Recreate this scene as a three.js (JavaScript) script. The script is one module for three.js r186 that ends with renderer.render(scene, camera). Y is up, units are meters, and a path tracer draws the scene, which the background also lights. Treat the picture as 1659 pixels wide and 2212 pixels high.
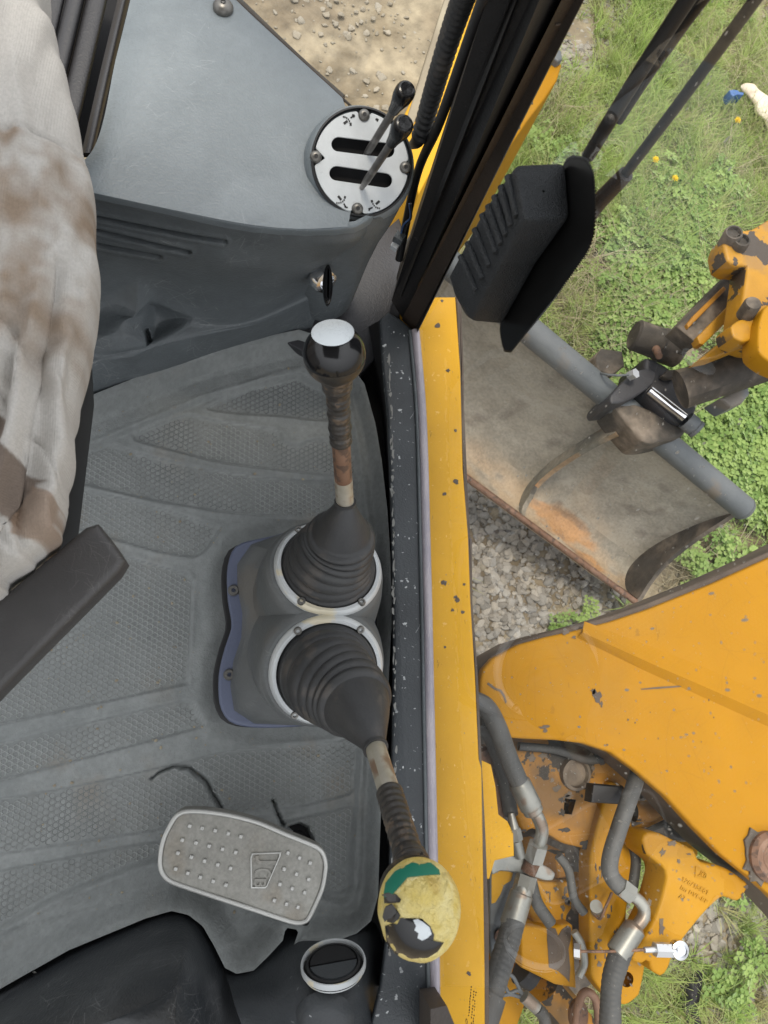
import * as THREE from 'three';
import { mergeGeometries, toCreasedNormals as creased, mergeVertices } from 'three/addons/utils/BufferGeometryUtils.js';
import { RoundedBoxGeometry } from 'three/addons/geometries/RoundedBoxGeometry.js';
import { FontLoader } from 'three/addons/loaders/FontLoader.js';
import { TextGeometry } from 'three/addons/geometries/TextGeometry.js';

// ---------------------------------------------------------------- camera, sky, sun, exposure
const scene = new THREE.Scene();
const V3 = (x, y, z) => new THREE.Vector3(x, y, z);
const EYE = V3(0, 2.4, 0), F = 1.25;                       // the phone, 1.15 m above the cab floor (y = F)
const PW = 1659, PH = 2212, FOC = 1640;                    // the survey grid in which places were read off, and its focal length
const camera = new THREE.PerspectiveCamera(2 * Math.atan(PH / 2 / FOC) * 180 / Math.PI, PW / PH, 0.02, 200);
const ray = (u, v) => V3((u - PW / 2) / FOC, (v - PH / 2) / FOC, 1);
const DOWN = ray(480, 1500).normalize();                   // where the vertical posts and pillars meet
const AX_Z = new THREE.Vector3().crossVectors(new THREE.Vector3().crossVectors(ray(900, 720), ray(941, 2150)), DOWN).normalize();
if (AX_Z.y < 0) AX_Z.negate();
const AX_Y = DOWN.clone().negate(), AX_X = new THREE.Vector3().crossVectors(AX_Y, AX_Z);
const toWorld = r => V3(r.dot(AX_X), r.dot(AX_Y), r.dot(AX_Z));
camera.position.copy(EYE);
{
  const right = toWorld(V3(1, 0, 0)), up = toWorld(V3(0, -1, 0)), back = toWorld(V3(0, 0, -1));
  camera.quaternion.setFromRotationMatrix(new THREE.Matrix4().makeBasis(right, up, back));
}
camera.focus = 1.15; camera.userData.fStop = 14;
const renderer = new THREE.WebGLRenderer({ antialias: true });
renderer.toneMapping = THREE.LinearToneMapping;
renderer.toneMappingExposure = 1.75;
renderer.shadowMap.enabled = true;
{
  const w = 128, h = 64, a = new Float32Array(w * h * 4);  // even overcast: the zenith three times the horizon
  for (let j = 0; j < h; j++) for (let i = 0; i < w; i++) {
    const s = Math.sin(((j + .5) / h - .5) * Math.PI), L = s > 0 ? .42 + .84 * s : .3, k = 4 * (j * w + i);
    a[k] = L * .98; a[k + 1] = L; a[k + 2] = L * 1.03; a[k + 3] = 1;
  }
  const sky = new THREE.DataTexture(a, w, h, THREE.RGBAFormat, THREE.FloatType);
  sky.mapping = THREE.EquirectangularReflectionMapping; sky.magFilter = THREE.LinearFilter; sky.needsUpdate = true;
  scene.background = sky; scene.environment = sky;
}
const sun = new THREE.DirectionalLight(0xfff3e0, 1.5);
sun.position.set(-1, 9, -1.7); sun.target.position.set(0, 0, 0); scene.add(sun, sun.target);
sun.shadow.radius = 28; sun.shadow.mapSize.set(2048, 2048);
Object.assign(sun.shadow.camera, { left: -4, right: 4, top: 4, bottom: -4, near: .1, far: 30 });

// ---------------------------------------------------------------- helpers
const toCreasedNormals = (g, a) => creased(g.scale(5e3, 5e3, 5e3), a).scale(2e-4, 2e-4, 2e-4);   // three.js compares places to a hundredth of a unit: too coarse in metres
let seed = 7;
const rnd = () => { seed = (seed * 1664525 + 1013904223) >>> 0; return seed / 4294967296; };
const rr = (a, b) => a + (b - a) * rnd();
const clamp = (x, a = 0, b = 1) => Math.min(b, Math.max(a, x)), lerp = (a, b, t) => a + (b - a) * t;
const sm = (a, b, x) => { const t = clamp((x - a) / (b - a)); return t * t * (3 - 2 * t); };
// a place of the survey grid at height y, or on the upright plane x
const P = (u, v, y) => { const d = toWorld(ray(u, v)); return d.multiplyScalar((y - EYE.y) / d.y).add(EYE).setY(y); };
const PX = (u, v, x) => { const d = toWorld(ray(u, v)); return d.multiplyScalar(x / d.x).add(EYE); };
const toPx = p => { const a = p.x - EYE.x, b = p.y - EYE.y, c = p.z - EYE.z, f = k => a * AX_X[k] + b * AX_Y[k] + c * AX_Z[k], z = f('z'); return [PW / 2 + FOC * f('x') / z, PH / 2 + FOC * f('y') / z]; };
const Q = (u, v, h) => P(u, v, F + h);
function noise(size, cells, oct, sd, gain = .5) {          // tileable value noise 0..1
  const out = new Float32Array(size * size); let amp = 1, tot = 0;
  for (let o = 0; o < oct; o++) {
    const n = cells << o, g = new Float32Array(n * n); let s = (sd * 7919 + o * 104729) >>> 0;
    for (let i = 0; i < n * n; i++) { s = (s * 1664525 + 1013904223) >>> 0; g[i] = s / 4294967296; }
    for (let y = 0; y < size; y++) {
      const fy = y / size * n, y0 = fy | 0, ty = fy - y0, wy = ty * ty * (3 - 2 * ty), r0 = y0 * n, r1 = (y0 + 1) % n * n;
      for (let x = 0; x < size; x++) {
        const fx = x / size * n, x0 = fx | 0, tx = fx - x0, wx = tx * tx * (3 - 2 * tx), x1 = (x0 + 1) % n;
        out[y * size + x] += amp * ((g[r0 + x0] * (1 - wx) + g[r0 + x1] * wx) * (1 - wy) + (g[r1 + x0] * (1 - wx) + g[r1 + x1] * wx) * wy);
      }
    }
    tot += amp; amp *= gain;
  }
  for (let i = 0; i < out.length; i++) out[i] = clamp((out[i] / tot - .5) * 1.7 + .5);
  return out;
}
function n3(x, y, z) {                                      // smooth 3-D noise -1..1
  const h = (i, j, k) => { let s = Math.imul(i, 374761393) ^ Math.imul(j, 668265263) ^ Math.imul(k, 2147483647 ^ 91193); s = Math.imul(s ^ (s >>> 13), 1274126177); return ((s ^ (s >>> 16)) >>> 0) / 2147483648 - 1; };
  const xi = Math.floor(x), yi = Math.floor(y), zi = Math.floor(z), f = t => t * t * (3 - 2 * t), a = f(x - xi), b = f(y - yi), c = f(z - zi);
  const L = (k) => lerp(lerp(h(xi, yi, zi + k), h(xi + 1, yi, zi + k), a), lerp(h(xi, yi + 1, zi + k), h(xi + 1, yi + 1, zi + k), a), b);
  return lerp(L(0), L(1), c);
}
// short strokes and specks drawn into a field, wrapping at its edges
function strokes(f, size, count, len, wid, val, ang = null, spread = .5) {
  for (let k = 0; k < count; k++) {
    let x = rnd() * size, y = rnd() * size, a = ang === null ? rnd() * 6.28 : ang + (rnd() - .5) * spread; const L = len * rr(.3, 1.2), w = wid * rr(.5, 1.3), c = val * rr(.4, 1), cv = rr(-.012, .012);
    for (let t = 0; t < L; t++) {
      for (let i = -1; i <= 1; i++) for (let j = -1; j <= 1; j++) { const d = Math.hypot(i, j); if (d <= w) { const q = ((y + j + size * 4) | 0) % size * size + ((x + i + size * 4) | 0) % size; f[q] = Math.max(f[q], c * (1 - .5 * d / (w + .01))); } }
      x += Math.cos(a); y += Math.sin(a); a += cv;
    }
  }
}
function specks(f, size, count, r0, r1, val = 1) {
  for (let k = 0; k < count; k++) {
    const x = rnd() * size, y = rnd() * size, r = r0 + (r1 - r0) * Math.pow(rnd(), 3), ph = rnd() * 6.28, n = Math.ceil(r * 1.6), c = val * rr(.5, 1);
    for (let j = -n; j <= n; j++) for (let i = -n; i <= n; i++) {
      const a = Math.atan2(j, i), d = Math.hypot(i, j) / (r * (1 + .35 * Math.sin(2 * a + ph) + .2 * Math.sin(5 * a + 2 * ph)));
      if (d < 1) { const q = ((y + j + size * 4) | 0) % size * size + ((x + i + size * 4) | 0) % size; f[q] = Math.max(f[q], c); }
    }
  }
}
function tex(size, metres, fn, srgb = true) {
  const a = new Uint8Array(size * size * 4), e = c => srgb ? 255 * (c <= .0031308 ? 12.92 * c : 1.055 * Math.pow(c, 1 / 2.4) - .055) : 255 * c;
  for (let i = 0; i < size * size; i++) { const c = fn(i, i % size, (i / size) | 0); a[4 * i] = clamp(e(clamp(c[0])), 0, 255); a[4 * i + 1] = clamp(e(clamp(c[1])), 0, 255); a[4 * i + 2] = clamp(e(clamp(c[2])), 0, 255); a[4 * i + 3] = 255; }
  const t = new THREE.DataTexture(a, size, size, THREE.RGBAFormat);
  t.wrapS = t.wrapT = THREE.RepeatWrapping; t.magFilter = THREE.LinearFilter; t.minFilter = THREE.LinearMipmapLinearFilter; t.generateMipmaps = true;
  if (srgb) t.colorSpace = THREE.SRGBColorSpace;
  t.repeat.set(1 / metres, 1 / metres); t.needsUpdate = true; return t;
}
const mix3 = (a, b, t) => [lerp(a[0], b[0], t), lerp(a[1], b[1], t), lerp(a[2], b[2], t)], mul3 = (a, k) => [a[0] * k, a[1] * k, a[2] * k];
const rgb = (r, g, b) => new THREE.Color().setRGB(r, g, b);
const mat = (c, rough, o = {}) => new THREE.MeshStandardMaterial({ color: c ? rgb(...c) : 0xffffff, roughness: rough, side: THREE.DoubleSide, ...o });

function boxUV(g) {                                         // uv in metres, by the way each face points
  g = g.index ? g.toNonIndexed() : g;
  const p = g.attributes.position, uv = new Float32Array(p.count * 2), a = V3(), b = V3(), c = V3(), n = V3();
  for (let i = 0; i < p.count; i += 3) {
    a.fromBufferAttribute(p, i); b.fromBufferAttribute(p, i + 1); c.fromBufferAttribute(p, i + 2);
    n.crossVectors(b.clone().sub(a), c.clone().sub(a)); const x = Math.abs(n.x), y = Math.abs(n.y), z = Math.abs(n.z);
    [a, b, c].forEach((q, k) => { uv[2 * (i + k)] = y >= x && y >= z ? q.x : x >= z ? q.z : q.x; uv[2 * (i + k) + 1] = y >= x && y >= z ? q.z : q.y; });
  }
  g.setAttribute('uv', new THREE.BufferAttribute(uv, 2)); return g;
}
function clean(g, crease = null) {
  if (crease !== null) { g = toCreasedNormals(g, crease); } else if (!g.attributes.normal) g.computeVertexNormals();
  g = boxUV(g); for (const k of Object.keys(g.attributes)) if (!['position', 'normal', 'uv', 'color'].includes(k)) g.deleteAttribute(k);
  return g;
}
const taken = {};
const numbered = n => { const k = taken[n] = (taken[n] ?? -1) + 1; return k ? `${n}_${String(k).padStart(3, '0')}` : n; };
const bases = new Map();
function thing(name, label, category, base, group) {        // a Group at the thing's base whose children are its parts
  const o = new THREE.Group(); o.name = numbered(name); o.position.copy(base); scene.add(o); bases.set(o, base.clone());
  o.userData = { label, category }; if (group) o.userData.group = group; return o;
}
function part(parent, name, geos, m, o = {}) {              // geometry given in world places, joined into one named mesh under its thing
  geos = Array.isArray(geos) ? geos : [geos]; geos = geos.map(g => o.raw ? g : clean(g, o.crease ?? null));
  const hasCol = geos.every(g => g.attributes.color); geos.forEach(g => { if (!hasCol) g.deleteAttribute('color'); });
  const g = geos.length > 1 ? mergeGeometries(geos) : geos[0], base = bases.get(parent) ?? V3();
  g.translate(-base.x, -base.y, -base.z);
  const mesh = new THREE.Mesh(g, m); mesh.name = name; parent.add(mesh); bases.set(mesh, base); if (o.kind) mesh.userData.kind = o.kind; if (o.label) mesh.userData.label = o.label; return mesh;
}
function single(name, label, category, geos, m, o = {}) {   // a thing of one mesh
  const g = (Array.isArray(geos) ? geos : [geos]).map(x => o.raw ? x : clean(x, o.crease ?? null)), mg = g.length > 1 ? mergeGeometries(g) : g[0];
  mg.computeBoundingBox(); const c = mg.boundingBox.getCenter(V3()); c.y = mg.boundingBox.min.y; mg.translate(-c.x, -c.y, -c.z);
  const mesh = new THREE.Mesh(mg, m); mesh.name = numbered(name); mesh.position.copy(c); scene.add(mesh); bases.set(mesh, c);
  mesh.userData = o.structure ? { kind: 'structure' } : { label, category }; if (o.group) mesh.userData.group = o.group; if (o.kind) mesh.userData.kind = o.kind; return mesh;
}
const curve = (pts, closed = false, tens = .5) => new THREE.CatmullRomCurve3(pts, closed, 'catmullrom', tens);
const smoothPx = (px, n, tens = .5) => curve(px.map(p => V3(p[0], p[1], p[2] ?? 0)), true, tens).getSpacedPoints(n).slice(0, n).map(p => [p.x, p.y, p.z]);
// a level slab: outline px at height y, t thick downwards; holes are px outlines
function slab(px, y, t, bev = .003, holes = [], steps = 1) {
  const to = l => l.map(([u, v]) => { const p = P(u, v, y); return new THREE.Vector2(p.x, -p.z); });
  const s = new THREE.Shape(to(px)); for (const h of holes) s.holes.push(new THREE.Path(to(h)));
  const g = new THREE.ExtrudeGeometry(s, { depth: t - 2 * bev, bevelEnabled: bev > 0, bevelThickness: bev, bevelSize: bev, bevelOffset: -bev, bevelSegments: 3, steps, curveSegments: 8 });
  g.rotateX(-Math.PI / 2); g.translate(0, y - t + bev, 0); return toCreasedNormals(g, .7);
}
// a solid between two outlines with as many points (world places)
function prism(lo, hi) {
  const n = lo.length, pos = [], push = (...q) => q.forEach(p => pos.push(p.x, p.y, p.z));
  for (let i = 0; i < n; i++) { const j = (i + 1) % n; push(lo[i], lo[j], hi[j]); push(lo[i], hi[j], hi[i]); }
  for (const [l, flip] of [[lo, 1], [hi, 0]]) {
    const c = new THREE.Vector3(); l.forEach((p, i) => { const q = l[(i + 1) % n]; c.x += (p.y - q.y) * (p.z + q.z); c.y += (p.z - q.z) * (p.x + q.x); c.z += (p.x - q.x) * (p.y + q.y); });
    const ax = Math.abs(c.x), ay = Math.abs(c.y), az = Math.abs(c.z), f2 = l.map(p => ay >= ax && ay >= az ? new THREE.Vector2(p.x, p.z) : ax >= az ? new THREE.Vector2(p.y, p.z) : new THREE.Vector2(p.x, p.y));
    for (const [a, b, d] of THREE.ShapeUtils.triangulateShape(f2, [])) flip ? push(l[a], l[d], l[b]) : push(l[a], l[b], l[d]);
  }
  const g = new THREE.BufferGeometry(); g.setAttribute('position', new THREE.Float32BufferAttribute(pos, 3)); g.computeVertexNormals(); return toCreasedNormals(g, .6);
}
// a tube along a path, its radius a function of t, with an optional flattening
function sweep(pts, rad, segs = 40, radial = 14, caps = true, tens = .5) {
  const c = pts.length > 2 ? curve(pts, false, tens) : new THREE.LineCurve3(pts[0], pts[1]), fr = c.computeFrenetFrames(segs, false), pos = [], idx = [], R = typeof rad === 'function' ? rad : () => rad;
  for (let i = 0; i <= segs; i++) {
    const t = i / segs, o = c.getPointAt(t), r = R(t);
    for (let j = 0; j < radial; j++) { const a = j / radial * 2 * Math.PI, q = o.clone().addScaledVector(fr.normals[i], Math.cos(a) * r).addScaledVector(fr.binormals[i], Math.sin(a) * r); pos.push(q.x, q.y, q.z); }
  }
  for (let i = 0; i < segs; i++) for (let j = 0; j < radial; j++) { const a = i * radial + j, b = i * radial + (j + 1) % radial; idx.push(a, a + radial, b, b, a + radial, b + radial); }
  if (caps) for (const e of [0, segs]) { const o = c.getPointAt(e / segs); pos.push(o.x, o.y, o.z); const k = pos.length / 3 - 1; for (let j = 0; j < radial; j++) e ? idx.push(e * radial + j, k, e * radial + (j + 1) % radial) : idx.push(j, (j + 1) % radial, k); }
  const g = new THREE.BufferGeometry(); g.setAttribute('position', new THREE.Float32BufferAttribute(pos, 3)); g.setIndex(idx); g.computeVertexNormals();
  return toCreasedNormals(g, .8);
}
const cyl = (a, b, r1, r2 = r1, n = 24) => sweep([a, b], t => lerp(r1, r2, t), 1, n);
// a turned shape: profile [[radius, along]...] about the axis from o
function turned(profile, o, axis, n = 40) {
  const g = new THREE.LatheGeometry(profile.map(p => new THREE.Vector2(Math.max(p[0], 1e-5), p[1])), n);
  g.applyQuaternion(new THREE.Quaternion().setFromUnitVectors(V3(0, 1, 0), axis.clone().normalize())); g.translate(o.x, o.y, o.z); return toCreasedNormals(g, .6);
}
const hexNut = (a, b, r) => toCreasedNormals(sweep([a, b], t => r, 1, 6), .3);
// a skin through rows of survey places [[u, v, h] ...], smoothed both ways; disp(s, t) pushes it along its normal
function skin(rows, nu, nv, disp = null, y0 = F) {
  const rc = rows.map(r => curve(r.map(([u, v, h]) => P(u, v, y0 + h)))), pts = [];
  for (let i = 0; i <= nu; i++) { const col = curve(rc.map(c => c.getPoint(i / nu))); for (let j = 0; j <= nv; j++) pts.push(col.getPoint(j / nv)); }
  const idx = []; for (let i = 0; i < nu; i++) for (let j = 0; j < nv; j++) { const a = i * (nv + 1) + j, b = a + nv + 1; idx.push(a, b, a + 1, a + 1, b, b + 1); }
  const make = () => { const g = new THREE.BufferGeometry(); g.setAttribute('position', new THREE.Float32BufferAttribute(pts.flatMap(p => [p.x, p.y, p.z]), 3)); g.setIndex(idx); g.computeVertexNormals(); return g; };
  let g = make();
  if (disp) {
    const n = g.attributes.normal, out = g.attributes.position; let flip = 0; for (let k = 0; k < n.count; k += 7) { const p = pts[k]; flip += (EYE.x - p.x) * n.getX(k) + (EYE.y - p.y) * n.getY(k) + (EYE.z - p.z) * n.getZ(k); } flip = Math.sign(flip) || 1;
    for (let i = 0; i <= nu; i++) for (let j = 0; j <= nv; j++) { const k = i * (nv + 1) + j, d = flip * disp(i / nu, j / nv, pts[k]); pts[k].add(V3(n.getX(k) * d, n.getY(k) * d, n.getZ(k) * d)); }
    g = make();
  }
  return g;
}
const segDist = (x, z, ax, az, bx, bz) => { const dx = bx - ax, dz = bz - az, t = clamp(((x - ax) * dx + (z - az) * dz) / (dx * dx + dz * dz || 1)); return [Math.hypot(x - ax - t * dx, z - az - t * dz), ax + t * dx, az + t * dz]; };
function sdf(poly, x, z) {                                  // signed distance to an outline of [x, z], positive inside, and the nearest place on it
  let d = 1e9, nx, nz, ins = false;
  for (let i = 0, j = poly.length - 1; i < poly.length; j = i++) {
    const [ax, az] = poly[j], [bx, bz] = poly[i], s = segDist(x, z, ax, az, bx, bz);
    if (s[0] < d) { d = s[0]; nx = s[1]; nz = s[2]; }
    if ((az > z) !== (bz > z) && x < (bx - ax) * (z - az) / (bz - az) + ax) ins = !ins;
  }
  return [ins ? d : -d, nx, nz];
}
const flat = (px, y) => px.map(([u, v]) => { const p = P(u, v, y); return [p.x, p.z]; });
const lineDist = (l, x, z) => { let d = 1e9; for (let i = 0; i + 1 < l.length; i++) d = Math.min(d, segDist(x, z, ...l[i], ...l[i + 1])[0]); return d; };
// an irregular flake outline round a survey place
const blob = (u, v, ru, rv, n = 14, rough = .3) => Array.from({ length: n }, (_, i) => { const a = i / n * 6.283, k = 1 + rough * (rnd() - .5) * 2; return [u + Math.cos(a) * ru * k, v + Math.sin(a) * rv * k]; });
const circ = (u, v, ru, rv = ru, n = 32) => Array.from({ length: n }, (_, i) => [u + Math.cos(i / n * 6.283) * ru, v + Math.sin(i / n * 6.283) * rv]);
// ---------------------------------------------------------------- materials
const S = 512;
const nA = noise(S, 4, 6, 1), nB = noise(S, 8, 5, 2), nC = noise(S, 3, 7, 3, .6), nD = noise(S, 32, 3, 4), nE = noise(S, 64, 2, 5);
const field = fn => { const f = new Float32Array(S * S); fn(f); return f; };
const scrF = field(f => { strokes(f, S, 150, 60, .4, .8); strokes(f, S, 260, 16, .4, .9); specks(f, S, 60, .6, 2, .9); });
const chipF = field(f => { strokes(f, S, 260, 5, .5, 1, 0, 1.2); specks(f, S, 240, .7, 4.2); strokes(f, S, 16, 30, .4, .8); });
const fineScrF = field(f => { strokes(f, S, 500, 55, .3, .7); });
const dashF = field(f => { strokes(f, S, 230, 8, .4, 1, Math.PI / 2, .3); specks(f, S, 26, .8, 4.5, 1); });
const drF = field(f => { specks(f, S, 160, .5, 2.4, 1); });
const M = {};
const bumpOf = (metres, fn) => tex(S, metres, (i, x, y) => { const v = fn(i, x, y); return [v, v, v]; }, false);
const fineBump = bumpOf(.12, i => nE[i] * .6 + nD[i] * .4), grainBump = bumpOf(.05, i => nE[i] * .5 + nD[i] * .5), softBump = bumpOf(.3, i => nB[i]);
const leather = bumpOf(.045, (i) => 1 - Math.pow(Math.abs(nD[i] * 2 - 1), .6) * .8 - .2 * nE[i]);
M.mat = mat(0, .86, { map: tex(S, .34, i => mix3(mix3([.18, .192, .19], [.218, .23, .226], sm(.2, .85, nC[i])), [.2, .165, .125], .5 * sm(.62, .9, nA[i]) * nB[i]).map(c => c * (.9 + .14 * nE[i] + .06 * nD[i]))), bumpMap: fineBump, bumpScale: .0005 });
M.hex = mat(0, .9, { map: tex(S, .27, i => mix3([.2, .212, .208], [.34, .35, .338], sm(.3, .8, nA[i])).map(c => c * (.8 + .4 * nE[i]))) });
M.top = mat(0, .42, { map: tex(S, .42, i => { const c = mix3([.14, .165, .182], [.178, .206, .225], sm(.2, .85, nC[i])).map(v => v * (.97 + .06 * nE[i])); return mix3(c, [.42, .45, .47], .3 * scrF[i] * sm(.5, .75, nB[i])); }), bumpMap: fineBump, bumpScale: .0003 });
M.wall = mat(0, .5, { map: tex(S, .42, i => { const c = mix3([.085, .097, .104], [.112, .127, .136], sm(.2, .9, nC[i])).map(v => v * (.95 + .1 * nE[i])); return mix3(c, [.4, .41, .41], .5 * Math.max(scrF[i], .6 * fineScrF[i]) * sm(.45, .7, nB[i])); }), bumpMap: fineBump, bumpScale: .0004 });  // same plastic as the console top, with the front's shade put into its colour
M.scuff = mat(0, .4, { map: tex(S, .36, i => { const c = mix3([.026, .029, .032], [.055, .059, .063], sm(.35, .85, nC[i])); return mix3(c, [.3, .3, .3], .5 * Math.max(.35 * scrF[i], fineScrF[i]) * sm(.35, .7, nB[i])); }), bumpMap: fineBump, bumpScale: .0003 });
M.tower = mat(0, .5, { map: tex(S, .3, i => { let c = mix3([.088, .094, .095], [.122, .127, .126], sm(.2, .9, nC[i])); c = mix3(c, [.14, .118, .09], .4 * sm(.6, .9, nA[i])); return mix3(c, [.36, .35, .33], .5 * fineScrF[i] * sm(.5, .75, nB[i])); }), bumpMap: fineBump, bumpScale: .0003 });
M.vent = mat(0, .55, { map: tex(S, .4, i => mix3(mix3([.024, .028, .032], [.055, .06, .064], nC[i]), [.55, .55, .55], .8 * chipF[i] * sm(.62, .75, nA[i]))), bumpMap: fineBump, bumpScale: .0003 });
M.sill = mat(0, .5, { map: tex(S, .32, i => mix3(mix3([.02, .024, .028], [.036, .042, .047], nC[i]), [.5, .52, .52], chipF[i] * sm(.3, .5, nB[i] * .55 + nA[i] * .45))), bumpMap: fineBump, bumpScale: .0003 });
M.black = mat([.012, .012, .013], .55); M.trim = mat([.03, .03, .034], .5, { bumpMap: fineBump, bumpScale: .0003 }); M.plain = mat([.16, .16, .15], .6); M.tan = mat(0, .7, { map: tex(S, .2, i => mix3([.2, .165, .115], [.32, .28, .2], nC[i])) }); M.gap = mat([.006, .006, .007], .9);
const yel = (base, dark, k1, k2, chip) => (i) => { let c = mix3(base, mul3(base, .8), .6 * nB[i]); c = mix3(c, dark, k1 * dashF[i] * sm(.35, .6, nC[i])); c = mix3(c, mul3(dark, 1.5), k2 * sm(.55, .95, nA[i])); return mix3(c, mul3(dark, .6), chip ? sm(chip, chip + .02, nC[i] * .75 + nB[i] * .25) : 0); };
M.ledge = new THREE.MeshPhysicalMaterial({ roughness: .55, specularIntensity: .4, side: THREE.DoubleSide, map: tex(S, .36, yel([.66, .355, .02], [.12, .07, .02], .85, .15, 0)), bumpMap: softBump, bumpScale: .0006 });
M.boom = new THREE.MeshPhysicalMaterial({ roughness: .55, specularIntensity: .35, side: THREE.DoubleSide, map: tex(S, .9, (() => { const y = yel([.40, .186, .002], [.1, .06, .02], .45, .2, .88); return i => mix3(mix3(y(i), [.27, .125, .01], .5 * fineScrF[i] * sm(.4, .6, nB[i])), [.33, .21, .07], .22 * sm(.45, .8, nC[i])); })()), bumpMap: softBump, bumpScale: .001 });
M.yellow = new THREE.MeshPhysicalMaterial({ roughness: .5, specularIntensity: .45, side: THREE.DoubleSide, map: tex(S, .5, yel([.43, .208, .006], [.07, .045, .025], .9, .35, .69)), bumpMap: softBump, bumpScale: .001 });
M.grimy = mat(0, .6, { map: tex(S, .4, yel([.38, .17, .009], [.05, .038, .025], 1, .6, .68)), bumpMap: softBump, bumpScale: .001 });
M.chipped = mat(0, .5, { map: tex(S, .22, yel([.42, .205, .006], [.09, .065, .045], 1, .4, .6)), bumpMap: softBump, bumpScale: .0015 });
M.muddy = mat(0, .75, { map: tex(S, .4, i => mix3([.045, .038, .03], [.19, .155, .12], sm(.2, .85, nC[i])).map(c => c * (.8 + .4 * nD[i]))), bumpMap: softBump, bumpScale: .002 });
M.bareEdge = mat(0, .7, { map: tex(S, .3, i => mix3([.06, .045, .035], [.13, .1, .075], nC[i])) });
M.bucketSkin = new THREE.MeshStandardMaterial({ roughness: .6, metalness: .1, vertexColors: true, side: THREE.DoubleSide, map: tex(S, .35, i => { const v = clamp(.8 + .3 * (nC[i] - .5) + .2 * (nE[i] - .5) + .15 * nB[i]); return mix3([v, v, v], [.55, .5, .45], .5 * fineScrF[i] * sm(.45, .65, nA[i])); }), bumpMap: softBump, bumpScale: .003 });
M.bucket = mat(0, .55, { map: tex(S, .62, i => { let c = mix3([.15, .145, .12], [.32, .28, .22], sm(.2, .8, nC[i])); c = mix3(c, [.29, .19, .10], .75 * sm(.5, .75, nA[i])); c = mix3(c, [.45, .2, .055], .8 * sm(.66, .82, nB[i] * .4 + nA[i] * .6)); return mix3(c, [.04, .035, .03], .7 * sm(.7, .8, nB[i] * .5 + nD[i] * .5)).map(x => x * (.82 + .36 * nE[i])); }), bumpMap: softBump, bumpScale: .003, metalness: .15 });
M.pipe = mat(0, .5, { map: tex(S, .5, i => mix3(mix3([.08, .092, .1], [.14, .15, .155], nC[i]), [.2, .15, .1], .5 * sm(.7, .9, nA[i]))), bumpMap: softBump, bumpScale: .001 });
M.boot = mat(0, .55, { map: tex(S, .2, i => mix3(mix3([.022, .023, .025], [.04, .041, .042], nC[i]), [.12, .1, .08], .35 * sm(.6, .95, nB[i]))), bumpMap: fineBump, bumpScale: .0002 });
M.hose = mat(0, .6, { map: tex(S, .25, i => mix3(mix3([.04, .042, .042], [.11, .11, .105], nC[i]), [.3, .3, .27], .5 * drF[i])), bumpMap: softBump, bumpScale: .0012 });
M.fit = mat(0, .42, { map: tex(S, .15, i => mix3(mix3([.2, .205, .19], [.33, .33, .3], nC[i]), [.2, .12, .07], .6 * sm(.65, .9, nA[i]))), metalness: .55 });
M.chrome = mat([.75, .76, .78], .16, { metalness: 1 }); M.zinc = mat([.6, .61, .62], .3, { metalness: .8 });
M.ring = mat(0, .38, { map: tex(S, .2, i => mix3(mix3([.42, .44, .45], [.56, .58, .58], nC[i]), [.68, .56, .3], .5 * sm(.72, .85, nA[i]))), metalness: .2 });
M.plate = mat(0, .45, { map: tex(S, .12, i => mix3([.5, .53, .55], [.57, .6, .62], nB[i]).map(c => c * (1 - .35 * drF[i] * sm(.5, .7, nA[i])))), metalness: .1, bumpMap: grainBump, bumpScale: .0001 });
M.alu = mat(0, .5, { map: tex(S, .2, i => mix3(mix3([.2, .195, .175], [.28, .275, .25], nC[i]), [.2, .17, .13], .5 * sm(.55, .9, nA[i])).map(c => c * (.9 + .2 * nE[i]))), metalness: .35, bumpMap: grainBump, bumpScale: .0002 });
M.aluEdge = mat([.42, .42, .4], .38, { metalness: .5, bumpMap: grainBump, bumpScale: .0002 });
M.rust = mat(0, .6, { map: tex(S, .08, i => mix3(mix3([.16, .085, .05], [.25, .15, .1], nC[i]), [.07, .05, .04], .7 * sm(.55, .8, nB[i]))), metalness: .25, bumpMap: grainBump, bumpScale: .0003 });
M.worn = mat(0, .45, { map: tex(S, .1, i => mix3(mix3([.3, .28, .22], [.5, .47, .4], nC[i]), [.2, .11, .06], .8 * sm(.5, .8, nA[i]))), metalness: .4 });
M.lever = mat(0, .42, { map: tex(S, .08, i => mix3([.14, .135, .13], [.3, .29, .28], sm(.3, .8, nC[i]))), metalness: .6 });
M.tape = mat(0, .42, { map: tex(S, .12, i => mix3(mix3([.02, .019, .018], [.06, .053, .047], nC[i]), [.17, .12, .08], .5 * sm(.68, .85, nB[i]))), bumpMap: softBump, bumpScale: .002 });
M.knob = mat([.01, .01, .011], .14); M.smallKnob = mat([.008, .008, .009], .22);
M.bronze = mat(0, .4, { map: tex(S, .1, i => mix3([.03, .028, .025], [.13, .1, .07], sm(.4, .9, nC[i]))) });
M.emblem = mat(0, .3, { map: tex(S, .06, i => mix3([.58, .62, .64], [.2, .22, .24], Math.max(.9 * fineScrF[i], .7 * scrF[i]) * sm(.35, .55, nA[i]))), metalness: .15 });
M.tapeYellow = mat(0, .38, { map: tex(S, .1, i => mix3(mix3([.6, .47, .13], [.68, .6, .3], nB[i]), [.42, .28, .06], .6 * sm(.6, .9, nC[i]))), bumpMap: bumpOf(.09, i => Math.abs(nC[i] * 2 - 1)), bumpScale: .004 });
M.green = mat([.01, .17, .11], .45); M.blueRim = mat([.085, .1, .155], .5, { bumpMap: fineBump, bumpScale: .0003 });
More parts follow.
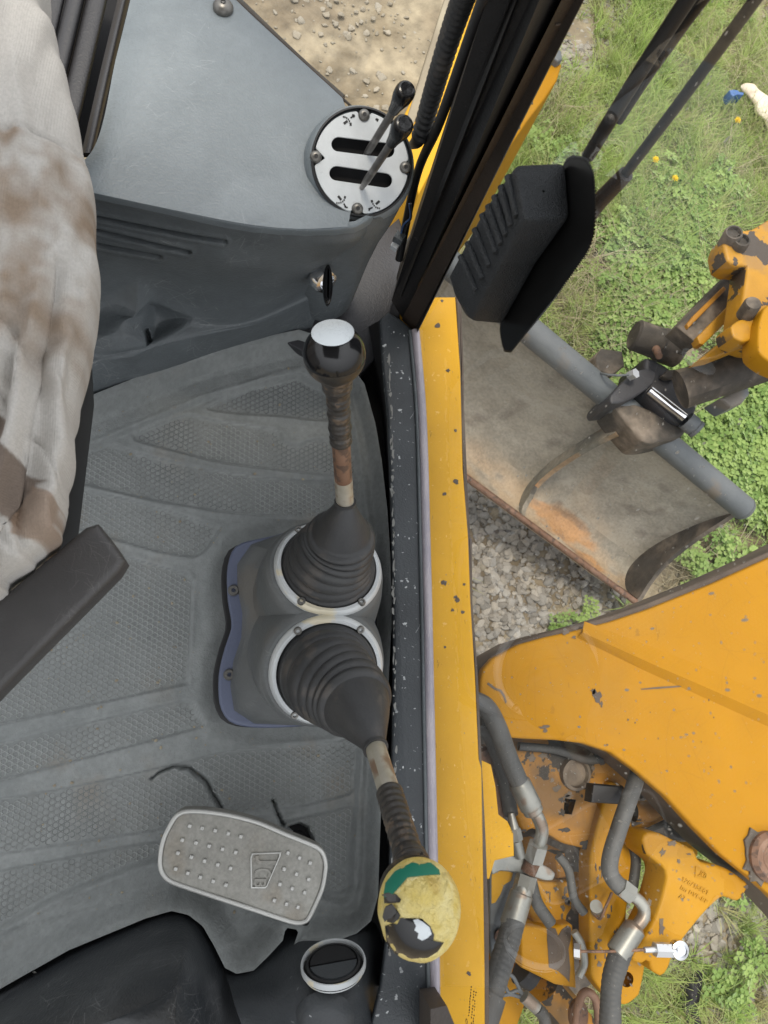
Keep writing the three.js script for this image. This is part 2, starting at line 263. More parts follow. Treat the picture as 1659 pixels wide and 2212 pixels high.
M.block = mat(0, .5, { map: tex(S, .2, i => mix3([.02, .023, .026], [.036, .04, .045], nC[i])), bumpMap: leather, bumpScale: .0012 });
M.frit = mat([.004, .004, .004], .3);
M.post = mat(0, .45, { map: tex(S, .3, i => mix3([.009, .009, .01], [.35, .34, .33], .35 * drF[i] * sm(.5, .7, nA[i]))), bumpMap: fineBump, bumpScale: .0002 });
M.brown = mat(0, .5, { map: tex(S, .3, i => mix3(mix3([.022, .016, .012], [.045, .032, .024], nC[i]), [.4, .37, .34], .7 * drF[i] * sm(.55, .75, nA[i]))), bumpMap: fineBump, bumpScale: .0003 });
M.seal = mat(0, .32, { map: tex(S, .2, (i, x, y) => mix3(mix3([.27, .25, .29], [.4, .36, .38], nA[i]), [.7, .62, .58], .75 * fineScrF[(x * 37 % S) + ((y / 12) | 0) * S])) });
M.armrest = mat(0, .5, { map: tex(S, .16, i => mix3(mix3([.042, .04, .04], [.058, .055, .054], nC[i]), [.26, .25, .24], .5 * fineScrF[i] * sm(.35, .65, nA[i]))), bumpMap: grainBump, bumpScale: .0002 });
M.screw = mat([.16, .155, .145], .38, { metalness: .7 });
M.ink = mat([.012, .012, .014], .5);
M.glass = new THREE.MeshPhysicalMaterial({ color: 0xffffff, roughness: 0, transmission: 1, thickness: 0, ior: 1.5, side: THREE.DoubleSide });
M.dust = mat([.45, .43, .39], .9);
const fabricBump = bumpOf(.02, (i, x, y) => .5 + .25 * Math.sin(x / S * 2 * Math.PI * 10) + .25 * nD[i]);
M.fabric = new THREE.MeshStandardMaterial({ roughness: .92, vertexColors: true, side: THREE.DoubleSide, bumpMap: fabricBump, bumpScale: .0003, map: tex(S, .1, i => { const v = .88 + .12 * nE[i]; return [v, v, v]; }) });
M.dirt = mat(0, .95, { map: tex(1024, 1.6, (() => { const a = noise(1024, 6, 7, 31, .62), b = noise(1024, 40, 4, 32), c = noise(1024, 5, 4, 33); return i => mix3(mix3([.17, .135, .085], [.285, .24, .165], sm(.25, .8, a[i])), [.13, .1, .065], .6 * sm(.5, .85, c[i])).map(x => x * (.75 + .5 * b[i])); })()), bumpMap: bumpOf(.5, i => nC[i]), bumpScale: .02 });
M.leaf = mat([1, 1, 1], .7, { transparent: false }); 
const leafMat = (r) => new THREE.MeshPhysicalMaterial({ roughness: r, transmission: .35, thickness: 0, side: THREE.DoubleSide, color: 0xffffff });
M.blade = leafMat(.95); M.clover = leafMat(.95);
M.straw = mat([1, 1, 1], .9); M.stone = mat(0, .85, { map: tex(S, .12, i => { const v = .7 + .6 * (nC[i] - .5) + .25 * (nE[i] - .5); return [v, v, v]; }) });
M.petal = mat([.85, .62, .01], .7); M.cloth = mat([.025, .024, .026], .8, { bumpMap: softBump, bumpScale: .003 }); M.bag = mat(0, .6, { map: tex(S, .2, i => mix3([.62, .5, .38], [.7, .63, .52], nC[i])) }); M.blue = mat([.05, .12, .3], .5);
// ---------------------------------------------------------------- ground and what grows on it
const gp = (u, v) => { const p = P(u, v, 0); return [p.x, p.z]; };
const SPOTS = {                                             // [u, v, radius in metres, strength]
  gravel: [[1100, 1180, .34, 1.3], [1130, 1330, .34, 1.3], [1050, 1400, .3, 1], [1270, 60, .34, 1.2], [1300, 190, .26, .9], [1330, 330, .2, .5], [1580, 2030, .22, .9], [1500, 1930, .2, .8], [1640, 1790, .15, .8], [1460, 2090, .16, .7], [1650, 2180, .2, .8]],
  clover: [[1400, 610, .26, 1.2], [1450, 470, .17, 1], [1350, 740, .14, .7], [1590, 960, .36, 1.5], [1650, 1100, .36, 1.4], [1530, 870, .2, 1.1], [1540, 1190, .15, .8], [1230, 1340, .08, .7], [1500, 410, .16, .7], [1400, 60, .14, .6], [1600, 1890, .1, .9], [1240, 440, .14, .6], [1620, 2110, .11, .7], [1180, 330, .12, .5], [1560, 2150, .1, .5], [1590, 60, .16, .4]],
  dry: [[1270, 610, .24, 1.3], [1310, 690, .2, 1.1], [1620, 170, .22, 1], [1230, 250, .2, .6], [1480, 1260, .14, .9], [1560, 320, .3, .4], [1480, 700, .2, .7]],
  grass: [[1540, 330, .7, 1], [1420, 250, .5, .9], [1250, 400, .3, .8], [1540, 120, .5, .8], [1650, 420, .4, 1], [1230, 640, .3, 1], [1420, 130, .3, .9], [1330, 450, .3, .7], [1460, 2150, .2, 1], [1630, 2090, .2, .9], [1560, 1870, .12, .8], [1180, 1220, .12, .6], [1640, 600, .3, .6], [1110, 1090, .1, .5]],
};
for (const k in SPOTS) SPOTS[k] = SPOTS[k].map(([u, v, r, s]) => [...gp(u, v), r, s]);
const cover = (k, x, z) => SPOTS[k].reduce((s, [a, b, r, w]) => s + w * Math.exp(-((x - a) ** 2 + (z - b) ** 2) / (r * r) * 1.2), 0);
const bump = (x, z) => .02 * n3(x * 2.2, 0, z * 2.2) + .009 * n3(x * 7, 3, z * 7) + .004 * n3(x * 22, 9, z * 22);
{
  const lx = [], lz = []; for (let x = -30; x <= 34; x += (x > -1.3 && x < 2.8) ? .03 : 2.1) lx.push(x); for (let z = -34; z <= 30; z += (z > -3.6 && z < 1.6) ? .03 : 2.1) lz.push(z);
  const pos = [], idx = [], n = lz.length;
  for (const x of lx) for (const z of lz) pos.push(x, bump(x, z) - .01, z);
  for (let i = 0; i + 1 < lx.length; i++) for (let j = 0; j + 1 < n; j++) { const a = i * n + j; idx.push(a, a + 1, a + n, a + n, a + 1, a + n + 1); }
  const g = new THREE.BufferGeometry(); g.setAttribute('position', new THREE.Float32BufferAttribute(pos, 3)); g.setIndex(idx); g.computeVertexNormals();
  const o = new THREE.Mesh(clean(g), M.dirt); o.name = 'ground'; o.userData.kind = 'structure'; scene.add(o);
}
const corners = [gp(-40, -60), gp(1760, -160), gp(1760, 2300), gp(880, 2300), gp(880, 900), gp(300, 300)];
const field_ = [gp(1085, -140), gp(1040, 40), gp(930, 640), gp(940, 2320), gp(1770, 2320), gp(1770, -170)];
const scoop = [[840, 900, .1], [1372, 1302, .1], [1620, 1095, .1], [1590, 1060, .47], [1010, 540, .47]].map(([u, v, y]) => { const p = P(u, v, y); return [p.x, p.z]; });
const meadow = (x, z) => sdf(field_, x, z)[0] > 0 && sdf(scoop, x, z)[0] < .0 ? 1 : 0;
const inView = (x, z) => sdf(corners, x, z)[0] > -.12;
function scatter(name, label, category, geos, m, tries, chance, place) {  // copies nobody could count, one instanced object for each shape
  geos.forEach((g, gi) => {
    const ms = [], cs = [];
    for (let k = 0; k < tries / geos.length; k++) {
      const x = rr(-1, 2.7), z = rr(-3.4, 1.5), r = rnd(); if (!inView(x, z) || r > chance(x, z)) continue;
      const [s, c, tilt] = place(x, z), q = new THREE.Quaternion().setFromEuler(new THREE.Euler(rr(-tilt, tilt), rr(0, 6.28), rr(-tilt, tilt)));
      ms.push(new THREE.Matrix4().compose(V3(x, bump(x, z) - .008, z), q, s.isVector3 ? s : V3(s, s, s))); cs.push(c);
    }
    const o = new THREE.InstancedMesh(g, m, ms.length); ms.forEach((a, i) => { o.setMatrixAt(i, a); o.setColorAt(i, rgb(...cs[i])); });
    o.name = numbered(name); o.userData = { kind: 'stuff', label, category }; scene.add(o);
  });
}
const rough3 = (g, k, sd) => { const p = g.attributes.position; for (let i = 0; i < p.count; i++) { const v = V3().fromBufferAttribute(p, i), d = 1 + k * n3(v.x * 1.7 + sd, v.y * 1.7, v.z * 1.7) + k * .4 * n3(v.x * 4 + sd, v.y * 4, v.z * 4); p.setXYZ(i, v.x * d, v.y * d * .62, v.z * d); } g.computeVertexNormals(); return clean(g); };
const stones = [1, 2, 3, 4].map(s => rough3(mergeVertices(new THREE.IcosahedronGeometry(1, 2).deleteAttribute('uv').deleteAttribute('normal')), .5, s * 11));
const stoneTone = () => { const v = rr(.24, .52), w = rr(0, 1); return mix3([v, v * .95, v * .85], [v * 1.06, v * .95, v * .78], w); };
scatter('gravel', 'loose grey and tan gravel stones lying in patches on the ground', 'gravel', stones, M.stone, 120000, (x, z) => clamp(cover('gravel', x, z) * 1.1 - .12) * clamp(1.1 - .5 * cover('clover', x, z)), () => { const s = .0035 + .014 * Math.pow(rnd(), 2.2); return [V3(s * rr(.7, 1.4), s * rr(.6, 1), s * rr(.7, 1.2)), stoneTone(), .5]; });
scatter('pebbles', 'small pale pebbles scattered on the bare tan soil', 'pebbles', stones, M.stone, 26000, (x, z) => clamp(.9 - .8 * cover('clover', x, z) - .35 * cover('grass', x, z)) * clamp(.35 + .8 * n3(x * 2.5, 4, z * 2.5) + (x < .5 ? .15 : 0)), () => { const s = .003 + .012 * Math.pow(rnd(), 3); const t = stoneTone(); return [V3(s * rr(.7, 1.4), s * rr(.6, 1), s), mix3(t, [.42, .36, .25], .5), .5]; });
function tuft(n, hgt, lean, wid, sd) {
  const pos = [], nor = []; 
  for (let b = 0; b < n; b++) {
    const a = rnd() * 6.283, l = hgt * rr(.45, 1.1), out = lean * rr(.3, 1.2), r0 = rr(0, .022), ca = Math.cos(a), sa = Math.sin(a), w = wid * rr(.7, 1.2), tw = rr(-.5, .5), pt = [];
    for (let k = 0; k <= 3; k++) { const t = k / 3, rad = r0 + l * out * t * t, y = l * (t - .32 * out * t * t); pt.push([r0 * ca + (rad - r0) * Math.cos(a + tw * t) , y, r0 * sa + (rad - r0) * Math.sin(a + tw * t), w * (1 - t * t * .95)]); }
    for (let k = 0; k < 3; k++) {
      const p = pt[k], q = pt[k + 1], A = [p[0] - sa * p[3], p[1], p[2] + ca * p[3]], B = [p[0] + sa * p[3], p[1], p[2] - ca * p[3]], C = [q[0] - sa * q[3], q[1], q[2] + ca * q[3]], D = [q[0] + sa * q[3], q[1], q[2] - ca * q[3]];
      pos.push(...A, ...B, ...D, ...A, ...D, ...C);
    }
  }
  const g = new THREE.BufferGeometry(); g.setAttribute('position', new THREE.Float32BufferAttribute(pos, 3)); g.computeVertexNormals(); return g;
}
const bladeTufts = [tuft(26, .13, .85, .0019), tuft(20, .1, 1.1, .0022), tuft(34, .15, .7, .0016)];
scatter('grass', 'fresh green grass growing in loose tufts on the ground', 'grass', bladeTufts, M.blade, 36000, (x, z) => meadow(x, z) * clamp((.3 + 1.0 * cover('grass', x, z) - .55 * cover('gravel', x, z) - .1 * cover('clover', x, z) - .4 * cover('dry', x, z)) * (.5 + .7 * n3(x * 3, 1, z * 3))) * .8, () => [rr(.5, 1.15), mix3(mix3([.23, .35, .055], [.4, .53, .14], rnd()), [.45, .4, .21], Math.pow(rnd(), 2.5)), .15]);
scatter('dry_grass', 'dead straw coloured grass lying flat between the green tufts', 'grass', [tuft(16, .12, 1.9, .0013), tuft(12, .15, 2.1, .0014)], M.straw, 16000, (x, z) => meadow(x, z) * clamp(.2 - .5 * cover('gravel', x, z) + .9 * cover('dry', x, z) - .1 * cover('clover', x, z)) * .6, () => [rr(.5, 1.2), mix3([.34, .3, .2], [.24, .2, .12], rnd()), .3]);
function cloverClump(n, spread, sd) {                       // three-lobed leaves on short stems
  const pos = [];
  for (let k = 0; k < n; k++) {
    const a0 = rnd() * 6.28, r = spread * Math.sqrt(rnd()), cx = Math.cos(a0) * r, cz = Math.sin(a0) * r, y = rr(.02, .075), tx = rr(-.5, .5), tz = rr(-.5, .5), L = rr(.007, .013), ph = rnd() * 6.28;
    for (let l = 0; l < 3; l++) {
      const a = ph + l * 2.094, f = (q, w) => { const px = Math.cos(a) * q - Math.sin(a) * w, pz = Math.sin(a) * q + Math.cos(a) * w; return [cx + px, y + px * tx + pz * tz + Math.abs(w) * .25, cz + pz]; };
      const o = f(0, 0), b = f(L * .7, L * .62), c = f(L * 1.35, L * .45), d = f(L * 1.25, 0), e = f(L * 1.35, -L * .45), g = f(L * .7, -L * .62);
      for (const [p, q] of [[b, c], [c, d], [d, e], [e, g]]) pos.push(...o, ...p, ...q);
    }
    const w = .0007; pos.push(cx - w, 0, cz, cx + w, 0, cz, cx, y, cz);
  }
  const g = new THREE.BufferGeometry(); g.setAttribute('position', new THREE.Float32BufferAttribute(pos, 3)); g.computeVertexNormals(); return g;
}
scatter('clover', 'low green clover leaves spreading over the ground in patches', 'clover', [cloverClump(22, .05), cloverClump(16, .04), cloverClump(26, .06)], M.clover, 26000, (x, z) => meadow(x, z) * clamp((cover('clover', x, z) * .85 - .12) * (.62 + .75 * n3(x * 4, 2, z * 4))), () => [rr(.7, 1.25), mix3([.15, .26, .05], [.33, .45, .13], rnd()), .15]);
const flowerAt = [[1415, 346, 'yellow dandelion in the clover beside the wiper arm, lower left of two close together'], [1457, 386, 'small yellow dandelion just right of the one beside the wiper arm'], [1592, 261, 'yellow dandelion standing alone near the pale bag in the grass'], [1573, 246, 'half closed dandelion with a pale head left of the lone one']];
{
  const heads = [];
  flowerAt.slice(0, 3).forEach(([u, v, label]) => {
    const base = P(u, v, .09); base.y = 0; const t = thing('dandelion', label, 'flower', base, 'dandelions in the grass'), top = base.clone().setY(.09), g = [];
    for (let k = 0; k < 46; k++) { const a = k * 2.4, el = .15 + 1.2 * (k / 46), L = .015 * rr(.8, 1.1), d = V3(Math.cos(a) * Math.cos(el), Math.sin(el), Math.sin(a) * Math.cos(el)); g.push(sweep([top, top.clone().addScaledVector(d, L)], q => .0018 * (1 - .3 * q), 1, 4)); }
    part(t, 'flower_head', g, M.petal); part(t, 'stem', cyl(base, top, .0016, .0014, 6), M.hose);
  });
}
// ---------------------------------------------------------------- the machine's own ground: cab floor, sill, rear beam
const GX = Q(900, 720, .1).x;                               // the rear window stands on this plane
{ const g = new RoundedBoxGeometry(1.5, .06, 1.4, 3, .02); g.translate(GX - .73, F + 1.6, -.1); single('cab_roof', '', '', g, M.wall, { structure: true }); }   // the cab's roof above the operator, which keeps the open sky off the console and mat
single('cab_floor', '', '', slab([[-500, 700], [300, 760], [640, 640], [870, 480], [930, 700], [930, 2350], [-500, 2400]], F - .018, .03, .004), M.gap, { structure: true, crease: .5 });
{
  const t = thing('rear_sill', 'chipped black painted sill along the foot of the rear window', 'window sill', Q(880, 1400, .0));
  part(t, 'sill_top', slab([[820, 690], [838, 672], [868, 690], [897, 716], [912, 900], [921, 1200], [930, 1600], [936, 1900], [937, 2110], [905, 2300], [780, 2300], [822, 2130], [838, 2010], [846, 1800], [851, 1500], [850, 1300], [846, 1100], [838, 900], [826, 780]], F + .1, .012, .004), M.sill);
  const we = []; for (let k = 0; k < 90; k++) { const q = k / 90, v = lerp(780, 2080, q), u = 838 + 13 * Math.sin(Math.min(1, (v - 690) / 900) * 1.57) - (v > 1800 ? (v - 1800) * .045 : 0); if (rnd() < .8) we.push(slab(blob(u + rr(-1, 5), v + rr(-8, 8), rr(.8, 3.2), rr(2, 11), 9, .55), F + .1004, .0008, 0)); } part(t, 'worn_edge', we, M.plain, { kind: 'stuff' });
  part(t, 'sill_face', skin([[[824, 690, .096], [830, 780, .096], [842, 900, .096], [850, 1100, .096], [854, 1300, .096], [855, 1500, .096], [850, 1800, .096], [842, 2010, .096], [826, 2130, .096]], [[806, 700, .05], [818, 790, .05], [834, 910, .05], [843, 1100, .05], [847, 1300, .05], [848, 1500, .05], [843, 1800, .05], [836, 2010, .05], [818, 2130, .05]], [[770, 720, -.02], [800, 800, -.02], [826, 910, -.02], [838, 1100, -.02], [842, 1300, -.02], [842, 1500, -.02], [836, 1800, -.02], [826, 2010, -.02], [806, 2130, -.02]]], 60, 10), M.black);
}
single('floor_plate', 'flat black steel corner plate between side console and rear window post', 'floor plate', slab([[600, 730], [660, 640], [760, 560], [862, 470], [880, 520], [866, 600], [846, 660], [838, 700], [815, 770], [770, 820]], F + .03, .03, .003), M.trim);
{
  const t = thing('rear_beam', 'yellow painted rear beam with worn edge just outside the window', 'beam', Q(980, 1400, -.35));
  part(t, 'beam_top', slab([[880, 640], [985, 640], [996, 800], [1001, 1000], [1001, 1010], [1013, 1160], [1018, 1300], [1028, 1460], [1036, 1640], [1042, 1660], [1046, 1900], [1049, 2100], [1050, 2330], [900, 2330], [915, 2000], [912, 1500], [895, 900]], F + .04, .3, .005), M.ledge);
  part(t, 'beam_edge', slab([[985, 640], [997, 640], [1003, 800], [1006, 1000], [1018, 1160], [1021, 1165], [1022, 1300], [1034, 1460], [1042, 1640], [1050, 1800], [1058, 2000], [1058, 2330], [1044, 2330], [1040, 1900], [1028, 1640], [1020, 1460], [1008, 1160], [994, 900]], F + .03, .25, .004), M.bareEdge);
  part(t, 'gusset', slab([[1036, 1640], [1062, 1652], [1072, 1700], [1078, 1760], [1098, 1775], [1110, 1800], [1112, 1850], [1070, 1860], [1058, 1900], [1042, 1900]], F - .05, .05, .004), M.ledge);
  const sp = []; for (const [u, v, r] of [[945, 703, 6], [960, 1067, 4], [985, 1041, 6], [960, 1259, 6], [984, 1290, 4], [988, 1296, 6], [978, 1318, 4], [1000, 1322, 4], [968, 800, 4], [984, 930, 3], [1003, 1262, 3], [962, 1398, 3], [1013, 2103, 5], [955, 650, 3]]) sp.push(slab(blob(u, v, r, r * .9, 10, .35), F + .0408, .0008, 0));
  part(t, 'paint_chip', sp, M.bareEdge, { kind: 'stuff' });
}
// ---------------------------------------------------------------- inside the cab
const MAT_EDGE = [[-260, 960], [60, 930], [165, 892], [290, 842], [400, 796], [520, 762], [640, 736], [690, 752], [742, 800], [778, 850], [800, 930], [814, 1010], [826, 1120], [832, 1230], [833, 1350], [826, 1480], [820, 1600], [812, 1720], [807, 1850], [805, 1920], [790, 1972], [760, 1998], [715, 2014], [628, 2024], [640, 1990], [612, 1985], [606, 2012], [575, 2045], [545, 2074], [510, 2080], [486, 2068], [462, 2020], [440, 1982], [410, 1958], [375, 1950], [320, 1966], [160, 2032], [0, 2122], [-260, 2240]];
const TOWER_CUT = [[508, 1168], [640, 1140], [770, 1150], [800, 1330], [790, 1500], [700, 1580], [540, 1580], [480, 1562], [462, 1500], [466, 1430], [486, 1370], [480, 1300], [484, 1220]];
const PANELS = [
  [[445, 880], [590, 815], [660, 803], [700, 815], [740, 860], [760, 905], [680, 908], [610, 900], [500, 893]],
  [[285, 940], [400, 895], [480, 910], [600, 928], [610, 948], [640, 962], [675, 948], [770, 955], [786, 1030], [640, 1020], [480, 1000], [300, 955]],
  [[100, 1000], [235, 960], [300, 978], [480, 1018], [640, 1037], [788, 1045], [796, 1118], [640, 1120], [470, 1105], [300, 1075], [120, 1030]],
  [[90, 1060], [180, 1057], [330, 1092], [470, 1137], [476, 1145], [447, 1188], [420, 1205], [330, 1190], [140, 1135], [60, 1110]],
  [[-220, 1140], [140, 1165], [320, 1215], [412, 1240], [418, 1250], [406, 1470], [398, 1480], [0, 1566], [-220, 1600]],
  [[-220, 1640], [0, 1606], [250, 1546], [410, 1512], [438, 1560], [430, 1574], [0, 1688], [-220, 1740]],
  [[-220, 1765], [0, 1726], [200, 1690], [500, 1622], [700, 1602], [768, 1600], [776, 1690], [770, 1713], [660, 1742], [480, 1768], [330, 1797], [0, 1848], [-220, 1900]],
  [[-220, 1925], [0, 1880], [330, 1818], [390, 1825], [370, 1900], [0, 2000], [-220, 2070]],
  [[600, 1780], [755, 1742], [772, 1750], [768, 1868], [700, 1874], [640, 1800]],
  [[655, 1890], [720, 1872], [770, 1880], [762, 1915], [735, 1930], [665, 1930]],
  [[480, 2015], [560, 1960], [600, 1975], [560, 2020]],
];
{
  const E_ = flat(MAT_EDGE, F), C_ = flat(TOWER_CUT, F), pan = PANELS.map(p => flat(smoothPx(p, 60, .25), F)), crack = flat([[325, 1684], [345, 1668], [375, 1656], [410, 1660], [445, 1690], [462, 1722], [480, 1752]], F), tear = flat([[590, 1730], [600, 1760], [612, 1785]], F), hole = flat([[622, 1790], [648, 1782], [664, 1790], [678, 1820], [640, 1810]], F);
  const wide = [[.3, .7], [.5, 1.6], [1, 3]];
  const dAt = (x, z) => Math.min(sdf(E_, x, z)[0]);
  const rimW = x => lerp(.06, .03, sm(.1, .2, x));
  const hgt = (x, z, d) => {
    let h = .0012 * n3(x * 6, 0, z * 6) + .0006 * n3(x * 30, 2, z * 30);
    const wr = rimW(x); h += .032 * (1 - sm(0, wr * .55, d)) + .0085 * (1 - sm(wr - .004, wr + .003, d)) + .0012 * Math.exp(-(((d - wr + .006) / .003) ** 2));
    for (const p of pan) { const [s] = sdf(p, x, z); h += -.0034 * sm(-.0005, .003, s) * sm(wr, wr + .006, d) + .0012 * Math.exp(-(((s + .003) / .0028) ** 2)); }
    const [tc] = sdf(C_, x, z); h += .004 * Math.exp(-(((tc + .02) / .012) ** 2));
    const cd = lineDist(crack, x, z), ct = sm(crack[0][0], crack[6][0], x); h -= .011 * (1 - sm(.0004 + .0022 * ct, .0014 + .003 * ct, cd)); h += .003 * ct * Math.exp(-((cd / .02) ** 2));
    h -= .012 * (1 - sm(.0008, .003, lineDist(tear, x, z))); h -= .02 * sm(-.003, .002, sdf(hole, x, z)[0]);
    return h;
  };
  const x0 = -.42, x1 = .262, z0 = -.62, z1 = .42, st = .0024, nx = Math.ceil((x1 - x0) / st), nz = Math.ceil((z1 - z0) / st), pos = [], ok = new Uint8Array((nx + 1) * (nz + 1)), idx = [];
  for (let i = 0; i <= nx; i++) for (let j = 0; j <= nz; j++) {
    let x = x0 + i * st, z = z0 + j * st; const [d, a, b] = sdf(E_, x, z); const k = i * (nz + 1) + j; ok[k] = d > -st * .9; if (d < 0 && ok[k]) { x = a; z = b; }
    pos.push(x, ok[k] ? F + hgt(x, z, Math.max(d, 0)) : F, z);
  }
  for (let i = 0; i < nx; i++) for (let j = 0; j < nz; j++) { const a = i * (nz + 1) + j, b = a + nz + 1; if (ok[a] && ok[a + 1] && ok[b] && ok[b + 1]) idx.push(a, a + 1, b, b, a + 1, b + 1); else { if (ok[a] && ok[a + 1] && ok[b]) idx.push(a, a + 1, b); if (ok[b] && ok[a + 1] && ok[b + 1]) idx.push(b, a + 1, b + 1); if (ok[a] && ok[a + 1] && ok[b + 1] && !ok[b]) idx.push(a, a + 1, b + 1); if (ok[a] && ok[b + 1] && ok[b] && !ok[a + 1]) idx.push(a, b + 1, b); } }
  const g = new THREE.BufferGeometry(); g.setAttribute('position', new THREE.Float32BufferAttribute(pos, 3)); g.setIndex(idx); g.computeVertexNormals();
  const t = thing('floor_mat', 'worn grey rubber floor mat with honeycomb tread and a torn crack beside the pedal', 'floor mat', V3(0, F, -.1));
  part(t, 'mat_sheet', g, M.mat);
  const eb = E_.map(([x, z]) => V3(x, F + .011, z)); part(t, 'mat_rim', sweep([...eb.slice(7, 24)], .004, 160, 8, true, .3), M.mat);
  const hexRing = () => { const p = [], q = (r, k, y) => [Math.cos(k * Math.PI / 3 + Math.PI / 6) * r, y, Math.sin(k * Math.PI / 3 + Math.PI / 6) * r], ro = .00478, rm = .0036, ri = .0031, y = .0011; for (let k = 0; k < 6; k++) { const A = q(ro, k, y), B = q(ro, k + 1, y), C = q(rm, k, y), D = q(rm, k + 1, y), I = q(ri, k, -.0004), J = q(ri, k + 1, -.0004); p.push(...A, ...C, ...B, ...B, ...C, ...D, ...C, ...I, ...D, ...D, ...I, ...J); } const h = new THREE.BufferGeometry(); h.setAttribute('position', new THREE.Float32BufferAttribute(p, 3)); h.computeVertexNormals(); return clean(h); };
  const ring = hexRing(), pt = .0083;
  PANELS.forEach((pp, k) => {
    const l = []; let bx = 1e9, bz = 1e9, cx = -1e9, cz = -1e9; pan[k].forEach(([x, z]) => { bx = Math.min(bx, x); bz = Math.min(bz, z); cx = Math.max(cx, x); cz = Math.max(cz, z); });
    bx = Math.max(bx, x0 + .02);
    for (let r = 0, x = bx; x < cx; r++, x = bx + r * pt * .866) for (let z = bz + (r % 2) * pt / 2; z < cz; z += pt) {
      const [s] = sdf(pan[k], x, z), [e] = sdf(E_, x, z), [c] = sdf(C_, x, z); if (s < .006 || e < rimW(x) + .006 || c > -.012 || lineDist(crack, x, z) < .007 || lineDist(tear, x, z) < .006 || sdf(hole, x, z)[0] > -.006) continue;
      const wear = clamp(.75 + 1.1 * n3(x * 11 + 5, 7, z * 11) - .25 * Math.exp(-((s / .012) ** 2))), hh = lerp(.05, 1, wear); l.push([x, F + hgt(x, z, e), z, hh]);
    }
    const o = new THREE.InstancedMesh(ring, M.hex, l.length); l.forEach(([x, y, z, hh], i) => { o.setMatrixAt(i, new THREE.Matrix4().compose(V3(x - t.position.x, y - t.position.y, z - t.position.z), new THREE.Quaternion(), V3(1, hh, 1))); const v = .55 + .5 * hh + rr(-.05, .05); o.setColorAt(i, rgb(v, v, v)); });
    o.name = 'tread_pattern'; o.userData.kind = 'stuff'; t.add(o);
  });
  const grit = []; for (let k = 0; k < 420; k++) { const u = rr(60, 800), v = rr(800, 2000), q = P(u, v, F), [e] = sdf(E_, q.x, q.z); if (e < .02 || sdf(C_, q.x, q.z)[0] > -.01) continue; const s = .0006 + .0016 * Math.pow(rnd(), 4), g0 = new THREE.IcosahedronGeometry(s, 0); g0.scale(1, .6, 1.4); g0.rotateY(rnd() * 6); g0.translate(q.x, F + hgt(q.x, q.z, e) + .0008, q.z); grit.push(g0); } part(t, 'grit', grit, M.tan, { kind: 'stuff' });
  for (const [u, v, r] of [[435, 1014, 5], [376, 880, 5], [75, 2100, 4], [562, 2370 / 1.157, 4]]) part(t, 'paint_fleck', slab(blob(u, v, r, r * .5, 9, .5), F + .03, .001, 0), M.plain);
}
